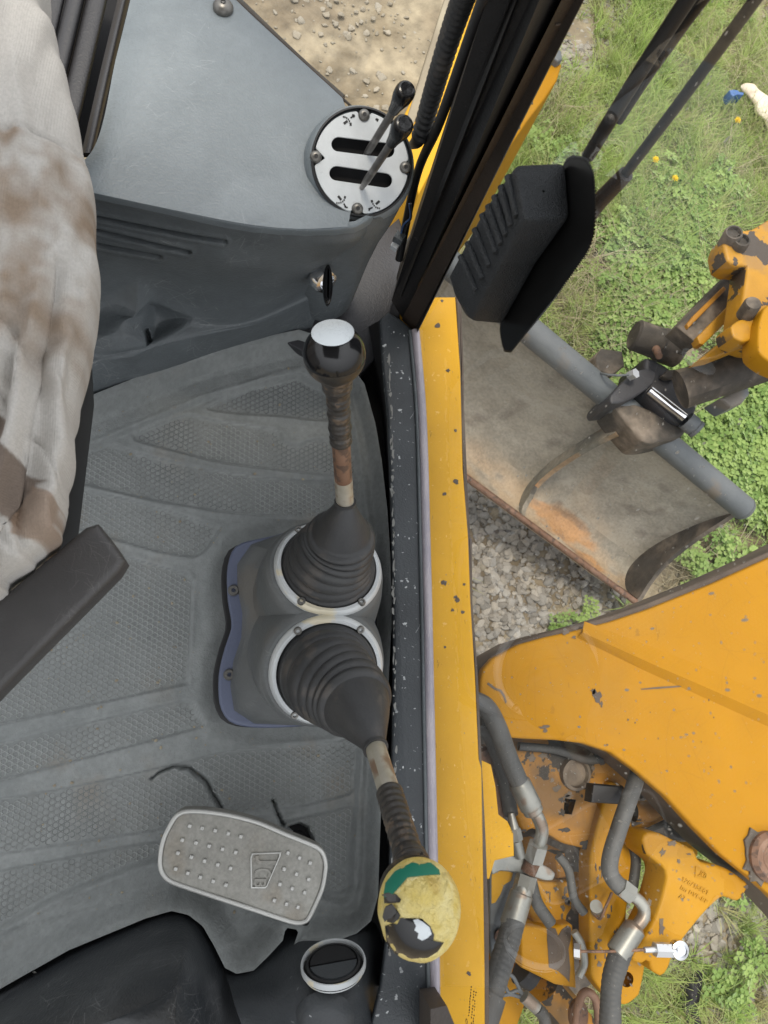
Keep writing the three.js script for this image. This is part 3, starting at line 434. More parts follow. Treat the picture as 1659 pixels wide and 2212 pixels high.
// ---- control tower with its two collars
const RING = [{ c: Q(709, 1228, .168), n: V3(.04, 1, -.40).normalize(), r: .071 }, { c: Q(705, 1447, .168), n: V3(.05, 1, .42).normalize(), r: .073 }];
{
  const t = thing('control_tower', 'grey moulded control tower standing on the mat with two silver collars', 'control tower', Q(670, 1340, 0));
  const fl = [[522, 1172], [592, 1156], [700, 1132], [800, 1170], [812, 1320], [800, 1500], [700, 1560], [600, 1572], [530, 1570], [492, 1556], [474, 1520], [472, 1460], [484, 1404], [500, 1352], [492, 1296], [490, 1236], [500, 1192]];
  part(t, 'base_flange', slab(smoothPx(fl, 90, .4), F + .062, .014, .004), M.blueRim);
  part(t, 'plinth', slab(smoothPx(fl.map(([u, v]) => [u < 560 ? u - 12 : u + 2, v < 1200 ? v + 6 : v]), 70, .4), F + .03, .05, .002), M.black);
  const body = [[540, 1176], [600, 1156], [700, 1138], [790, 1180], [806, 1330], [796, 1500], [700, 1562], [600, 1566], [540, 1562], [502, 1532], [496, 1454], [513, 1398], [525, 1346], [513, 1294], [510, 1218]];
  const top = [[610, 1195], [640, 1160], [710, 1146], [780, 1180], [800, 1332], [790, 1480], [710, 1546], [640, 1545], [596, 1520], [574, 1490], [570, 1440], [584, 1390], [604, 1340], [596, 1290], [590, 1232]];
  const rows = [[body, .058], [body.map(([u, v], i) => [lerp(u, top[i][0], .22), lerp(v, top[i][1], .2)]), .085], [top.map(([u, v], i) => [lerp(u, body[i][0], .3), lerp(v, body[i][1], .25)]), .115], [top, .128], [top.map(([u, v]) => [lerp(u, 690, .12), lerp(v, 1335, .08)]), .133], [top.map(([u, v]) => [lerp(u, 690, .6), lerp(v, 1335, .5)]), .134]].map(([l, h]) => { const q = smoothPx(l, 72, .5); return [...q, q[0]].map(([u, v]) => [u, v, h]); });
  part(t, 'housing', skin(rows, 24, 144), M.tower);
  for (const { c, n, r } of RING) {                          // raised collar seats, rings and screws
    const b = Q(0, 0, 0), low = c.clone().addScaledVector(n, -.05), sk = []; 
    part(t, 'collar_seat', turned([[r * 1.24, -.075], [r * 1.2, -.04], [r * 1.13, -.012], [r * 1.08, -.003], [r * 1.02, 0], [r * .7, 0]], c.clone().add(V3(-.004, 0, 0)), n, 56), M.tower);
    const rg = part(t, 'collar_ring', turned([[r * 1.0, -.004], [r * 1.01, .002], [r * .985, .006], [r * .95, .0085], [r * .89, .0085], [r * .87, .004], [r * .87, -.01]], c, n, 64), M.ring);
    const e1 = V3(1, 0, 0).addScaledVector(n, -n.x).normalize(), e2 = new THREE.Vector3().crossVectors(n, e1);
    for (const a of [.95, 2.2, 4.1, 5.35]) { const o = c.clone().addScaledVector(e1, Math.cos(a) * r * .93).addScaledVector(e2, Math.sin(a) * r * .93).addScaledVector(n, .006); part(rg, 'screw', turned([[.0052, 0], [.0052, .003], [.0044, .0045], [.0024, .0045], [.0022, .0015], [0, .0015]], o, n, 16), M.screw); }
  }
  for (const [u, v] of [[504, 1278], [495, 1458]]) { const o = Q(u, v, .05); part(t, 'bolt', turned([[.008, .0], [.008, .014], [.0065, .016], [.003, .016], [.003, .011], [0, .011]], o, V3(0, 1, 0), 20), M.screw); }
}
// ---- the two long levers
function lever(label, boot, bootR, rod, rodR, rodMat) {
  const t = thing('excavator_lever', label, 'control lever', boot[0]);
  part(t, 'rubber_boot', sweep(boot, bootR, 190, 48), M.boot);
  part(t, 'lever_rod', sweep(rod, rodR, 24, 24), rodMat);
  return t;
}
// radius of the bellows: pleats that narrow, then a smooth cone to the neck
const bellows = (r0, r1, cone, neck) => t => { if (t < .56) { const k = t / .56 * 7, f = k - Math.floor(k); return lerp(r0, r1, Math.pow(t / .56, .9)) - .0048 * (1 - Math.pow(Math.abs(Math.sin(Math.PI * f)), .45)) + .0008; } const q = (t - .56) / .44; return q < .06 ? lerp(r1 - .004, cone, q / .06) : q > .93 ? neck + .0016 : lerp(cone, neck, Math.pow((q - .06) / .87, 1.1)); };
{
  const base = RING[0].c.clone().addScaledVector(RING[0].n, .003), pts = [base, base.clone().addScaledVector(RING[0].n, .03), Q(735, 1165, .225), Q(742, 1120, .262), Q(746, 1082, .285)];
  const neck = Q(745, 1084, .284), end = Q(726, 800, .462), at = k => neck.clone().lerp(end, k), ax = end.clone().sub(neck).normalize();
  const t = lever('upright lever with glossy black knob, white top and rusty taped rod', pts, bellows(.0622, .041, .0345, .0115), [at(-.06), at(1)], k => .0102, M.rust);
  part(t, 'worn_collar', sweep([at(-.02), at(.2)], .0106, 6, 24), M.worn);
  part(t, 'tape_wrap', sweep([at(.5), at(.7), at(.86), at(1)], k => .0118 + .0012 * Math.sin(k * 34) * .5 + .006 * sm(.6, 1, k) + .0004 * Math.sin(k * 90), 60, 28), M.tape);
  const kc = Q(722, 766, .487), R = .0298, pr = []; for (let i = 0; i <= 22; i++) { const a = -.08 + i / 22 * (1.02 + .08); pr.push([R * Math.cos(a), R * Math.sin(a)]); } pr.push([R * .5, R * .875]);
  const kb = part(t, 'knob', turned([...pr, [0, R * .875]], kc, ax, 56), M.knob);
  const lo = []; for (let i = 0; i <= 14; i++) { const a = -1.15 + i / 14 * 1.05; lo.push([R * 1.005 * Math.cos(a), R * Math.sin(a)]); } part(t, 'knob_base', turned([[.011, -R * 1.05], ...lo, [R * .9, -R * .06]], kc, ax, 48), M.bronze);
  part(kb, 'emblem_disc', turned([[0, R * .895], [R * .64, R * .89], [R * .67, R * .872]], kc, ax, 48), M.emblem);
}
{
  const base = RING[1].c.clone().addScaledVector(RING[1].n, .003), pts = [base, base.clone().addScaledVector(RING[1].n, .03), Q(762, 1512, .24), Q(792, 1570, .285), Q(812, 1618, .312)];
  const neck = Q(811, 1614, .31), end = Q(892, 1878, .45), at = k => neck.clone().lerp(end, k), ax = end.clone().sub(neck).normalize();
  const t = lever('leaning lever with yellow tape round its knob, in the collar nearer the pedal', pts, bellows(.0638, .044, .0385, .0125), [at(-.06), at(1)], k => .0112, M.worn);
  part(t, 'tape_wrap', sweep([at(.42), at(.6), at(.8), at(1)], k => .0132 + .0006 * Math.sin(k * 70) + .004 * sm(.75, 1, k), 60, 28), M.tape);
  part(t, 'tape_flap', prism([at(.55), at(.62), at(.6).add(Q(805, 1772, .4).sub(Q(835, 1765, .4)))], [at(.55), at(.62), at(.6).add(Q(805, 1772, .4).sub(Q(835, 1765, .4)))].map(p => p.clone().add(V3(0, .0012, 0)))), M.tape);
  const kc = Q(906, 1962, .502), R = .0338, a2 = V3(.25, .9, .42).normalize();
  const SC = V3(.98, 1, 1.12), lump = v => 1 + .022 * n3(v.x * 90, v.y * 90, v.z * 90) + .03 * Math.abs(n3(v.x * 45 + 8, v.y * 45, v.z * 45)), ball = new THREE.SphereGeometry(R, 80, 60), pp = ball.attributes.position;
  for (let i = 0; i < pp.count; i++) { const v = V3().fromBufferAttribute(pp, i); v.multiplyScalar(lump(v)).multiply(SC); pp.setXYZ(i, v.x, v.y, v.z); }
  ball.translate(kc.x, kc.y, kc.z); ball.computeVertexNormals();
  part(t, 'taped_knob', ball, M.tapeYellow);
  // what the yellow tape leaves bare: patches that lie on the ball
  const onBall = (u, v, k) => { const d = toWorld(ray(u, v)).normalize(), o = EYE.clone().sub(kc), r = R * 1.07, q = o.dot(d), h = q * q - o.lengthSq() + r * r; const s = (h > 0 ? EYE.clone().addScaledVector(d, -q - Math.sqrt(h)) : EYE.clone().addScaledVector(d, -q)).sub(kc).divide(SC).setLength(R); return s.multiplyScalar(lump(s) * k).multiply(SC).add(kc); };
  const d2 = ([x, y]) => [172.8 + x / 1.745, 1555.7 + y / 1.745];
  const ballPatch = (l, k, th = .0015) => { const px = l.map(d2), c = px.reduce((a, p) => [a[0] + p[0] / px.length, a[1] + p[1] / px.length], [0, 0]), pos = [], N = 6, at2 = (i, j, kk) => { const p = px[i % px.length]; return onBall(lerp(c[0], p[0], j / N), lerp(c[1], p[1], j / N), kk); };
    const push = (...q) => q.forEach(p => pos.push(p.x, p.y, p.z)); for (let i = 0; i < px.length; i++) { for (let j = 0; j < N; j++) { const A = at2(i, j, k), B = at2(i + 1, j, k), C = at2(i, j + 1, k), D = at2(i + 1, j + 1, k); if (j) push(A, C, B); push(B, C, D); } const A = at2(i, N, k), B = at2(i + 1, N, k), C = at2(i, N, k - .05), D = at2(i + 1, N, k - .05); push(A, C, B, B, C, D); }
    const g = new THREE.BufferGeometry(); g.setAttribute('position', new THREE.Float32BufferAttribute(pos, 3)); const nn = []; for (let i = 0; i < pos.length; i += 3) { const q = V3(pos[i], pos[i + 1], pos[i + 2]).sub(kc).normalize(); nn.push(q.x, q.y, q.z); } for (let i = 0; i < pos.length; i += 9) { const a = V3(...pos.slice(i, i + 3)), b = V3(...pos.slice(i + 3, i + 6)), c2 = V3(...pos.slice(i + 6, i + 9)); if (b.clone().sub(a).cross(c2.clone().sub(a)).dot(a.sub(kc)) < 0) for (let q = 0; q < 3; q++) { [pos[i + 3 + q], pos[i + 6 + q]] = [pos[i + 6 + q], pos[i + 3 + q]]; [nn[i + 3 + q], nn[i + 6 + q]] = [nn[i + 6 + q], nn[i + 3 + q]]; } } g.setAttribute('position', new THREE.Float32BufferAttribute(pos, 3)); g.setAttribute('normal', new THREE.Float32BufferAttribute(nn, 3)); return g; };
  const kb = part(t, 'bare_knob_end', ballPatch([[1142, 780], [1170, 770], [1190, 775], [1203, 748], [1250, 750], [1290, 752], [1322, 780], [1336, 812], [1330, 850], [1372, 842], [1348, 872], [1310, 892], [1250, 896], [1190, 880], [1155, 840]], 1.02), M.knob);
  part(kb, 'emblem_disc', ballPatch([[1254, 756], [1272, 752], [1292, 762], [1318, 782], [1326, 806], [1310, 822], [1290, 832], [1272, 824], [1276, 806], [1260, 796], [1266, 780]], 1.034), M.emblem);
  part(t, 'green_band', ballPatch([[1140, 650], [1150, 612], [1190, 574], [1250, 548], [1320, 546], [1352, 568], [1356, 584], [1310, 566], [1255, 572], [1200, 602], [1165, 640], [1142, 690]], 1.02), M.green);
  part(t, 'tape_scrap', [ballPatch([[1140, 668], [1188, 654], [1208, 674], [1202, 686], [1160, 690], [1142, 688]], 1.022), ballPatch([[1138, 730], [1160, 712], [1184, 708], [1202, 738], [1196, 752], [1176, 768], [1150, 762], [1156, 744]], 1.022)], M.tape);
  part(t, 'black_tape', sweep([at(.9), at(1), kc.clone().addScaledVector(ax, -.018)], k => lerp(.0145, .029, k * k) + .0012 * Math.sin(k * 25), 30, 28), M.tape);
  part(t, 'loose_tape_end', sweep([Q(886, 1862, .47), Q(905, 1855, .475), Q(913, 1840, .478)], k => .003 * (1 - .6 * k), 10, 8), M.tape);
  part(t, 'tape_scrap', [slab(blob(846, 1940, 16, 8, 11, .45), F + .535, .002, 0), slab(blob(842, 1975, 13, 18, 12, .4), F + .53, .002, 0)].map(g => g.translate(-.0, -.004, 0)), M.tape);
}
// ---- pedal
{
  const pd = (x, y) => [328.4 + x / 4.174, 1728.6 + y / 4.174], h = .095;
  const out = smoothPx([[330, 92], [480, 98], [700, 130], [950, 195], [1200, 300], [1500, 428], [1560, 520], [1572, 600], [1540, 800], [1440, 1030], [1390, 1098], [1270, 1106], [900, 985], [520, 860], [180, 742], [95, 670], [68, 590], [72, 470], [105, 330], [190, 165], [250, 110]].map(p => pd(...p)), 120, .4);
  const inn = out.map(([u, v]) => { const dx = 528 - u, dy = 1872 - v, d = Math.hypot(dx, dy); return [u + dx / d * 6.5, v + dy / d * 6.5]; });
  const t = thing('throttle_pedal', 'cast aluminium foot pedal with raised studs and a maker plate on the mat', 'pedal', Q(528, 1875, 0));
  part(t, 'pedal_body', slab(out.map(([u, v]) => [u + 3, v - 4]), F + h - .003, .03, .004), M.alu);
  part(t, 'pedal_pad', slab(inn, F + h, .012, .001), M.alu);
  part(t, 'pedal_rim', sweep([...out, out[0]].map(([u, v]) => Q(u + (528 - u) * .008, v + (1872 - v) * .016, h)).filter((_, i) => i % 2 === 0), .0029, 200, 10, false), M.aluEdge);
  for (const [x, y] of [[340, 230], [452, 250], [570, 272], [687, 298], [800, 325], [273, 357], [397, 382], [515, 410], [635, 438], [754, 467], [234, 474], [355, 510], [474, 545], [593, 578], [708, 611], [214, 617], [322, 655], [436, 691], [552, 727], [667, 761], [1224, 472], [1328, 517], [1424, 563], [1190, 618], [1301, 662], [1410, 710], [1151, 754], [1262, 793], [1375, 829], [1102, 900], [1212, 932], [1314, 960]]) {
    const p = Q(...pd(x, y), h), g = new RoundedBoxGeometry(.0046, .005, .0046, 2, .0012); g.rotateY(-.3); g.translate(p.x, p.y + .001, p.z); part(t, 'stud', g, M.aluEdge);
  }
  const em = part(t, 'maker_plate', (() => { const l = [[900, 478], [1165, 468], [1160, 505], [1040, 780], [1020, 797], [890, 797], [886, 520]].map(p => pd(...p)); const i = l.map(([u, v]) => [lerp(u, 572, .06), lerp(v, 1878, .045)]); return slab(l, F + h + .0024, .003, .0008, [i]); })(), M.aluEdge);
  const font = await new FontLoader().loadAsync('fonts/droid/droid_sans_bold.typeface.json');
  for (const [ch, x, y, hgt] of [['J', 932, 498, 190], ['C', 925, 614, 150], ['B', 922, 706, 105]]) {   // read from the right-hand edge of the picture
    const g = new TextGeometry(ch, { font, size: 1, depth: .15, curveSegments: 4 }); g.computeBoundingBox(); const b = g.boundingBox, w = b.max.x - b.min.x, q = b.max.y - b.min.y;
    const o = Q(...pd(x, y), h), e = Q(...pd(x + hgt, y), h).sub(o), f = Q(...pd(x, y + 82), h).sub(o), p = g.attributes.position;
    for (let i = 0; i < p.count; i++) { const tx = (p.getX(i) - b.min.x) / w, ty = (p.getY(i) - b.min.y) / q, z = o.clone().addScaledVector(e, ty).addScaledVector(f, tx); p.setXYZ(i, z.x, z.y + .0018 * p.getZ(i) / .15, z.z); }
    g.computeVertexNormals(); part(em, 'letter', g, M.alu);
  }
  part(t, 'pedal_arm', [sweep([Q(640, 2010, -.03), Q(655, 1985, .03), Q(640, 1930, .075)], .009, 16, 12), sweep([Q(650, 1800, -.04), Q(630, 1830, .03), Q(600, 1860, .075)], .01, 16, 12)], M.black);
}
// ---- side console at the left of the operator (top of the picture)
{
  const t = thing('side_console', 'scratched grey moulded side console with louvre slots and a round lever housing', 'side console', Q(450, 640, 0));
  const rail = [[90, 392], [200, 420], [350, 452], [490, 484], [620, 500], [755, 496], [806, 470]];
  const slots = [[[190, 466], [250, 478], [340, 496], [420, 512], [486, 522]], [[190, 494], [260, 510], [340, 530], [408, 545]], [[190, 524], [250, 536], [345, 555]]].map(s => s.map(([u, v]) => [u, v]));
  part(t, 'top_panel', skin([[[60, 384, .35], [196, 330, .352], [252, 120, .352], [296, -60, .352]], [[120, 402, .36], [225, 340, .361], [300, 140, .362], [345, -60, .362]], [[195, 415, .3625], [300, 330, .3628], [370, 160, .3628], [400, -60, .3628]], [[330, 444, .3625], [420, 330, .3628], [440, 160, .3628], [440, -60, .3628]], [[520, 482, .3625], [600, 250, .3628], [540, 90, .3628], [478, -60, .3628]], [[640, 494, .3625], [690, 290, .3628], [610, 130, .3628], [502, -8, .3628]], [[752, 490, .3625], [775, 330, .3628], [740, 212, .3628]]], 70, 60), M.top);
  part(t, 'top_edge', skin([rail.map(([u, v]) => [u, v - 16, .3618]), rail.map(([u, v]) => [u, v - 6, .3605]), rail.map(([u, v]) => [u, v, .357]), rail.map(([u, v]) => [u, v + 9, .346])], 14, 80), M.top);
  const wallRows = [
    rail.slice(1).map(([u, v]) => [u, v + 8, .347]),
    [[200, 448, .325], [350, 482, .325], [490, 514, .325], [620, 530, .325], [752, 528, .325], [806, 496, .32]],
    [[203, 520, .27], [350, 550, .27], [490, 570, .268], [620, 572, .268], [742, 548, .268], [792, 512, .26]],
    [[206, 600, .195], [345, 612, .19], [480, 626, .185], [590, 622, .185], [700, 586, .19], [745, 556, .2]],
    [[206, 670, .135], [330, 668, .128], [450, 690, .118], [560, 678, .12], [700, 612, .13]],
    [[206, 762, .104], [330, 742, .104], [440, 718, .104], [560, 694, .106], [696, 634, .112]],
    [[190, 792, .094], [330, 756, .096], [450, 727, .096], [560, 702, .096], [694, 646, .098]],
    [[180, 840, .05], [330, 798, .05], [450, 758, .05], [560, 726, .05], [680, 690, .05]],
    [[165, 894, -.005], [330, 834, -.005], [450, 790, -.005], [560, 760, -.005], [660, 738, -.005]]];
  const ext = wallRows.map(r => [[r[0][0] - 170, r[0][1] + (r === wallRows[0] || r[0][2] > .2 ? -20 : 46), r[0][2]], ...r]);
  const cup = [[190, 715], [240, 655], [298, 622], [322, 640], [308, 700], [316, 742], [285, 766], [240, 770], [190, 750]], cupD = [[322, 652], [352, 664], [412, 690], [360, 722], [324, 742], [309, 705]], holeD = [[312, 712], [320, 708], [328, 738], [318, 746]];
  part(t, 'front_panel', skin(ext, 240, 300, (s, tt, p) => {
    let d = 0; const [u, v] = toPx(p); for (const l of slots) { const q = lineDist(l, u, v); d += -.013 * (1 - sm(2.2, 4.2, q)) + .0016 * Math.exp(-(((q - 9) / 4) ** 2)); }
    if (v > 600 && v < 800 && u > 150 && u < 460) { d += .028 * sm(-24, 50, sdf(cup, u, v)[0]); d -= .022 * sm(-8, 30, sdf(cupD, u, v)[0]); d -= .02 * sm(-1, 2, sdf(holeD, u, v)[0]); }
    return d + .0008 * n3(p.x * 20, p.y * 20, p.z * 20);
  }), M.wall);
  // round housing that carries the stabiliser lever plate
  const up = V3(0, .9, .43).normalize(), c = Q(783, 351, .385), R = .0585;
  part(t, 'lever_housing', turned([[R * .7, -.12], [R * .98, -.09], [R * 1.1, -.06], [R * 1.16, -.03], [R * 1.13, -.015], [R * 1.06, -.006], [R * .99, -.0035], [R * .97, -.0045], [R * .93, -.03], [0, -.03]], c, up, 72), M.top);
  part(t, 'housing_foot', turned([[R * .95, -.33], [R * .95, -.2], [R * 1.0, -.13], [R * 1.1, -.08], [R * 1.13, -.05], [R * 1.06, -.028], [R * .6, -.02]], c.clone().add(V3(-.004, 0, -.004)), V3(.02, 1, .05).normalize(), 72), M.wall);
  part(t, 'housing_lip', turned([[R * 1.035, -.006], [R * 1.035, .0015], [R * 1.0, .0025], [R * .985, -.002]], c, up, 72), M.black);
  part(t, 'bolt', turned([[0, 0.007], [.006, .0065], [.010, .004], [.0125, 0], [.0125, -.003]], Q(482, 14, .366), V3(0, 1, 0), 28), M.screw);
  part(t, 'bolt', turned([[.0036, .0074], [.0022, .0076], [.002, .005], [0, .005]], Q(482, 14, .366), V3(0, 1, 0), 6), M.black);
  part(t, 'side_wall', skin([[[738, 214, .362], [640, 124, .362], [500, -8, .362]], [[745, 208, .3], [650, 124, .3], [512, -10, .3]], [[740, 260, .1], [660, 190, .1], [530, 60, .1]]], 8, 20), M.black);
}
// ---- plate with two slots and four screws
{
  const R = .0562, ey = V3(0, .9, .43).normalize(), c = Q(783, 351, .385).addScaledVector(ey, .0015), e1 = V3(1, 0, 0), e2 = new THREE.Vector3().crossVectors(ey, e1), put = g => g.applyMatrix4(new THREE.Matrix4().makeBasis(e1, e2, ey).setPosition(c));
  const t = thing('lever_plate', 'round white plate with two slots and printed leg symbols, screwed to the side console', 'control plate', c);
  const dd = (x, y) => { const d = toWorld(ray((770 + x / 5.925) / 1.1573, (250 + y / 5.925) / 1.1573)), p = EYE.clone().addScaledVector(d, c.clone().sub(EYE).dot(ey) / d.dot(ey)).sub(c); return new THREE.Vector2(p.dot(e1), p.dot(e2)); };
  const capsule = (x0, y0, x1, y1, r) => { const p = [], a0 = Math.atan2(y1 - y0, x1 - x0); for (let i = 0; i <= 12; i++) { const a = a0 + Math.PI / 2 + i / 12 * Math.PI; p.push(dd(x0 + Math.cos(a) * r, y0 + Math.sin(a) * r)); } for (let i = 0; i <= 12; i++) { const a = a0 - Math.PI / 2 + i / 12 * Math.PI; p.push(dd(x1 + Math.cos(a) * r, y1 + Math.sin(a) * r)); } return p; };
  const rim = []; const screws = [[830, 225], [115, 842], [1440, 1000], [732, 1612]]; const ctr = dd(800, 935);
  for (let i = 0; i < 180; i++) { const a = i / 180 * 6.2832; let r = R; let p = new THREE.Vector2(ctr.x + Math.cos(a) * r, ctr.y + Math.sin(a) * r * 1.0); for (const s of screws) { const q = dd(...s), d = p.distanceTo(q); if (d < .0095) { const inn = p.clone().sub(ctr).normalize(); p.addScaledVector(inn, -(.0095 - d) * 1.5); } } rim.push(p); }
  const sh = new THREE.Shape(rim); sh.holes.push(new THREE.Path(capsule(455, 655, 1175, 745, 108)), new THREE.Path(capsule(425, 1085, 1140, 1190, 108)));
  const g = new THREE.ExtrudeGeometry(sh, { depth: .002, bevelEnabled: true, bevelThickness: .0004, bevelSize: .0004, bevelOffset: -.0004, bevelSegments: 1, curveSegments: 4 }); g.translate(0, 0, -.0024); put(g);
  part(t, 'plate', toCreasedNormals(g, .5), M.plate);
  part(t, 'slot_shade', turned([[R * .9, -.012], [0, -.0125]], c, ey, 40), M.gap);  // black disc added under the plate, painting the shade inside the slots
  for (const s of screws) { const q = dd(...s), o = c.clone().addScaledVector(e1, q.x).addScaledVector(e2, q.y); const m = part(t, 'screw', turned([[0, .0042], [.0028, .0042], [.0048, .0036], [.0066, .0018], [.007, 0], [.007, -.002]], o, ey, 28), M.screw); part(m, 'screw_recess', turned([[.0026, .0045], [0, .0044]], o, ey, 6), M.ink); }
  // printed leg symbols: a bar, a leg with a foot, a dotted arc with an arrow
  const line = (l, w) => { const g2 = []; for (let i = 0; i + 1 < l.length; i++) { const a = dd(...l[i]), b = dd(...l[i + 1]), d = b.clone().sub(a), n = new THREE.Vector2(-d.y, d.x).normalize().multiplyScalar(w / 2), s = new THREE.Shape([a.clone().add(n), b.clone().add(n), b.clone().sub(n), a.clone().sub(n)]); const e = new THREE.ExtrudeGeometry(s, { depth: .0002, bevelEnabled: false }); e.translate(0, 0, .0002); put(e); g2.push(e); } return g2; };
  const dots = l => l.flatMap(([x, y]) => line([[x - 9, y], [x + 9, y]], .002)), W = .0028, w2 = .0018;
  const signs = [
    [...line([[530, 352], [585, 312]], W), ...line([[630, 268], [690, 228]], w2), ...line([[650, 222], [690, 228], [672, 258]], w2), ...dots([[525, 250], [548, 255], [573, 268], [597, 288], [614, 315]]), ...line([[628, 335], [634, 384]], .0024)],
    [...line([[1030, 320], [1012, 275], [1045, 300]], w2), ...line([[1012, 275], [1008, 300]], w2), ...line([[1128, 440], [1148, 452]], W)],
    [...line([[445, 1422], [492, 1482]], W), ...line([[530, 1535], [562, 1590], [588, 1592]], w2), ...line([[540, 1578], [562, 1590]], w2), ...dots([[428, 1526], [458, 1526], [487, 1520], [514, 1505], [534, 1482]]), ...line([[543, 1462], [550, 1424]], .0024)],
    [...line([[1060, 1496], [1005, 1545]], W), ...line([[958, 1592], [908, 1612], [905, 1642]], w2), ...line([[905, 1600], [908, 1625]], w2), ...dots([[1056, 1606], [1030, 1600], [1004, 1590], [980, 1566], [962, 1540]]), ...line([[950, 1520], [944, 1482]], .0024)]];
  for (const s of signs) part(t, 'leg_symbol', s, M.ink);
  // the two short levers
  const mk = () => {
    const o = V3(0, 0, 0), tip = Q(867, 277, .505).sub(Q(788, 396, .386)), t2 = thing('stabiliser_lever', 'short steel lever with black cap in the slot nearer the wiper side', 'control lever', Q(788, 396, .386)), b = t2.position.clone(), d = tip.clone().normalize();
    part(t2, 'lever_rod', sweep([b.clone().addScaledVector(d, -.012), b.clone().addScaledVector(d, .0), b.clone().add(tip.clone().multiplyScalar(.95))], k => .0028 + .0016 * sm(0, .2, k), 30, 18), M.lever);
    part(t2, 'lever_cap', turned([[.006, -.03], [.0068, -.022], [.0092, -.010], [.0105, -.004], [.0108, .004], [.0102, .008], [.0088, .0102], [.007, .0107], [.0062, .01], [0, .0096]], b.clone().add(tip), d, 40), M.smallKnob); return t2;
  };
  const l1 = mk(); l1.userData.label = 'short steel lever with black cap in the lower slot of the white plate'; l1.userData.group = 'stabiliser levers on the plate';
  const l2 = l1.clone(); l2.name = numbered('stabiliser_lever'); l2.userData = { ...l1.userData, label: 'short steel lever with black cap in the upper slot of the white plate' }; l2.position.copy(Q(793, 331, .386)); scene.add(l2);
}
// ---- starter key, connector, dark slats at the operator's elbow
{
  const o = Q(702, 606, .2), d = V3(.55, .35, .75).normalize(), t = thing('starter_key', 'black starter key in a chrome lock at the console corner', 'key', o);
  part(t, 'lock_ring', turned([[.019, -.012], [.019, 0], [.017, .004], [.012, .005], [.011, -.004], [0, -.004]], o, d, 36), M.chrome);
  part(t, 'key_grip', slab(circ(709, 612, 11, 43, 40), F + .235, .012, .004), M.knob);
}
{
  const t = thing('plug_connector', 'small loose grey wiring plug hanging by the window post', 'connector', Q(858, 525, .2));
  const bx = (u, v, h, a, b, c) => { const g = new RoundedBoxGeometry(a, b, c, 2, .001), p = Q(u, v, h); g.rotateY(-.5); g.translate(p.x, p.y, p.z); return g; };
  part(t, 'plug_body', bx(862, 514, .21, .014, .012, .013), M.wall); part(t, 'plug_socket', bx(853, 531, .2, .011, .01, .012), M.plate);
  for (const [du, m] of [[0, M.blue], [4, M.ink], [8, M.hose]]) part(t, 'wire', sweep([Q(866 + du, 505, .215), Q(872 + du, 485, .24), Q(886 + du * .3, 470, .26), Q(884 + du * .4, 440, .3)], .0012, 20, 6), m);
}
{
  const t = thing('side_trim', 'dark ribbed trim slats along the operator side of the console', 'trim panel', Q(180, 120, .25));
  const slat = (l, r, h0, h1) => skin([[[l[0], -60, h0], [l[1], 140, h0], [l[2], 330, h0]], [[l[0] + 8, -60, h1], [l[1] + 7, 140, h1], [l[2] + 6, 330, h1]], [[r[0] - 8, -60, h1], [r[1] - 7, 140, h1], [r[2] - 4, 330, h1]], [[r[0], -60, h0], [r[1], 140, h0], [r[2], 330, h0]]], 12, 20);
  part(t, 'slat', slat([94, 47, 2], [154, 107, 62], .25, .262), M.trim); part(t, 'slat', slat([156, 109, 64], [197, 150, 105], .255, .272), M.trim); part(t, 'slat', slat([197, 150, 105], [246, 200, 154], .25, .264), M.trim);
  part(t, 'slat', slat([268, 220, 176], [294, 247, 202], .325, .346), M.trim);
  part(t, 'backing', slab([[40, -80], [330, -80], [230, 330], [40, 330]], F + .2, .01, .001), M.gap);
}
// ---- lower console and the vent at the other side
{
  const t = thing('lower_console', 'scuffed black moulded console wall below the torn mat edge, beside the air vent', 'console', Q(200, 2140, 0));
  const r0 = [[-200, 2236], [0, 2128], [160, 2040], [320, 1970], [378, 1956], [418, 1968], [452, 2010], [482, 2068], [506, 2130], [540, 2230]];
  const row = (du, dv, h) => r0.map(([u, v], i) => { const k = i / 9, c = Q(200, 2300, 0); return [u + du * (k > .45 ? -1.5 * (k - .45) : 0) * 1, v + dv * (1 - .9 * sm(.42, 1, k)), h]; });
  part(t, 'console_wall', skin([row(0, 0, -.01), row(20, 12, .02), row(60, 40, .06), row(140, 110, .14), row(260, 210, .2), row(380, 360, .24), row(500, 520, .25)], 50, 110, (s, q, p) => .0012 * n3(p.x * 14, p.y * 14, p.z * 14)), M.scuff);
}
{
  const t = thing('vent_console', 'black corner console panel carrying the round air vent', 'console', Q(700, 2110, 0));
  const c = P(720, 2090, F + .09);
  part(t, 'console_panel', skin([[[470, 2075, .0], [530, 2062, .0], [610, 2012, 0], [740, 2012, 0], [806, 1992, 0], [836, 2070, 0]], [[482, 2095, .02], [535, 2085, .022], [612, 2040, .022], [735, 2035, .022], [800, 2020, .024], [830, 2090, .01]], [[496, 2130, .05], [550, 2120, .056], [630, 2090, .06], [720, 2085, .066], [790, 2090, .056], [834, 2130, .01]], [[510, 2180, .075], [570, 2170, .09], [640, 2160, .1], [720, 2155, .105], [800, 2170, .085], [846, 2200, .01]], [[540, 2260, .09], [590, 2260, .11], [650, 2260, .125], [730, 2260, .13], [810, 2260, .11], [866, 2280, .01]]], 60, 70, (s, q, p) => { const d = Math.hypot(p.x - c.x, p.z - c.z); return .012 * (1 - sm(.035, .075, d)); }), M.vent);
  part(t, 'round_boss', turned([[0, 0], [.02, -.001], [.03, -.006], [.036, -.016]], Q(700, 2222, .13), V3(-.2, 1, .35).normalize(), 32), M.vent);
}
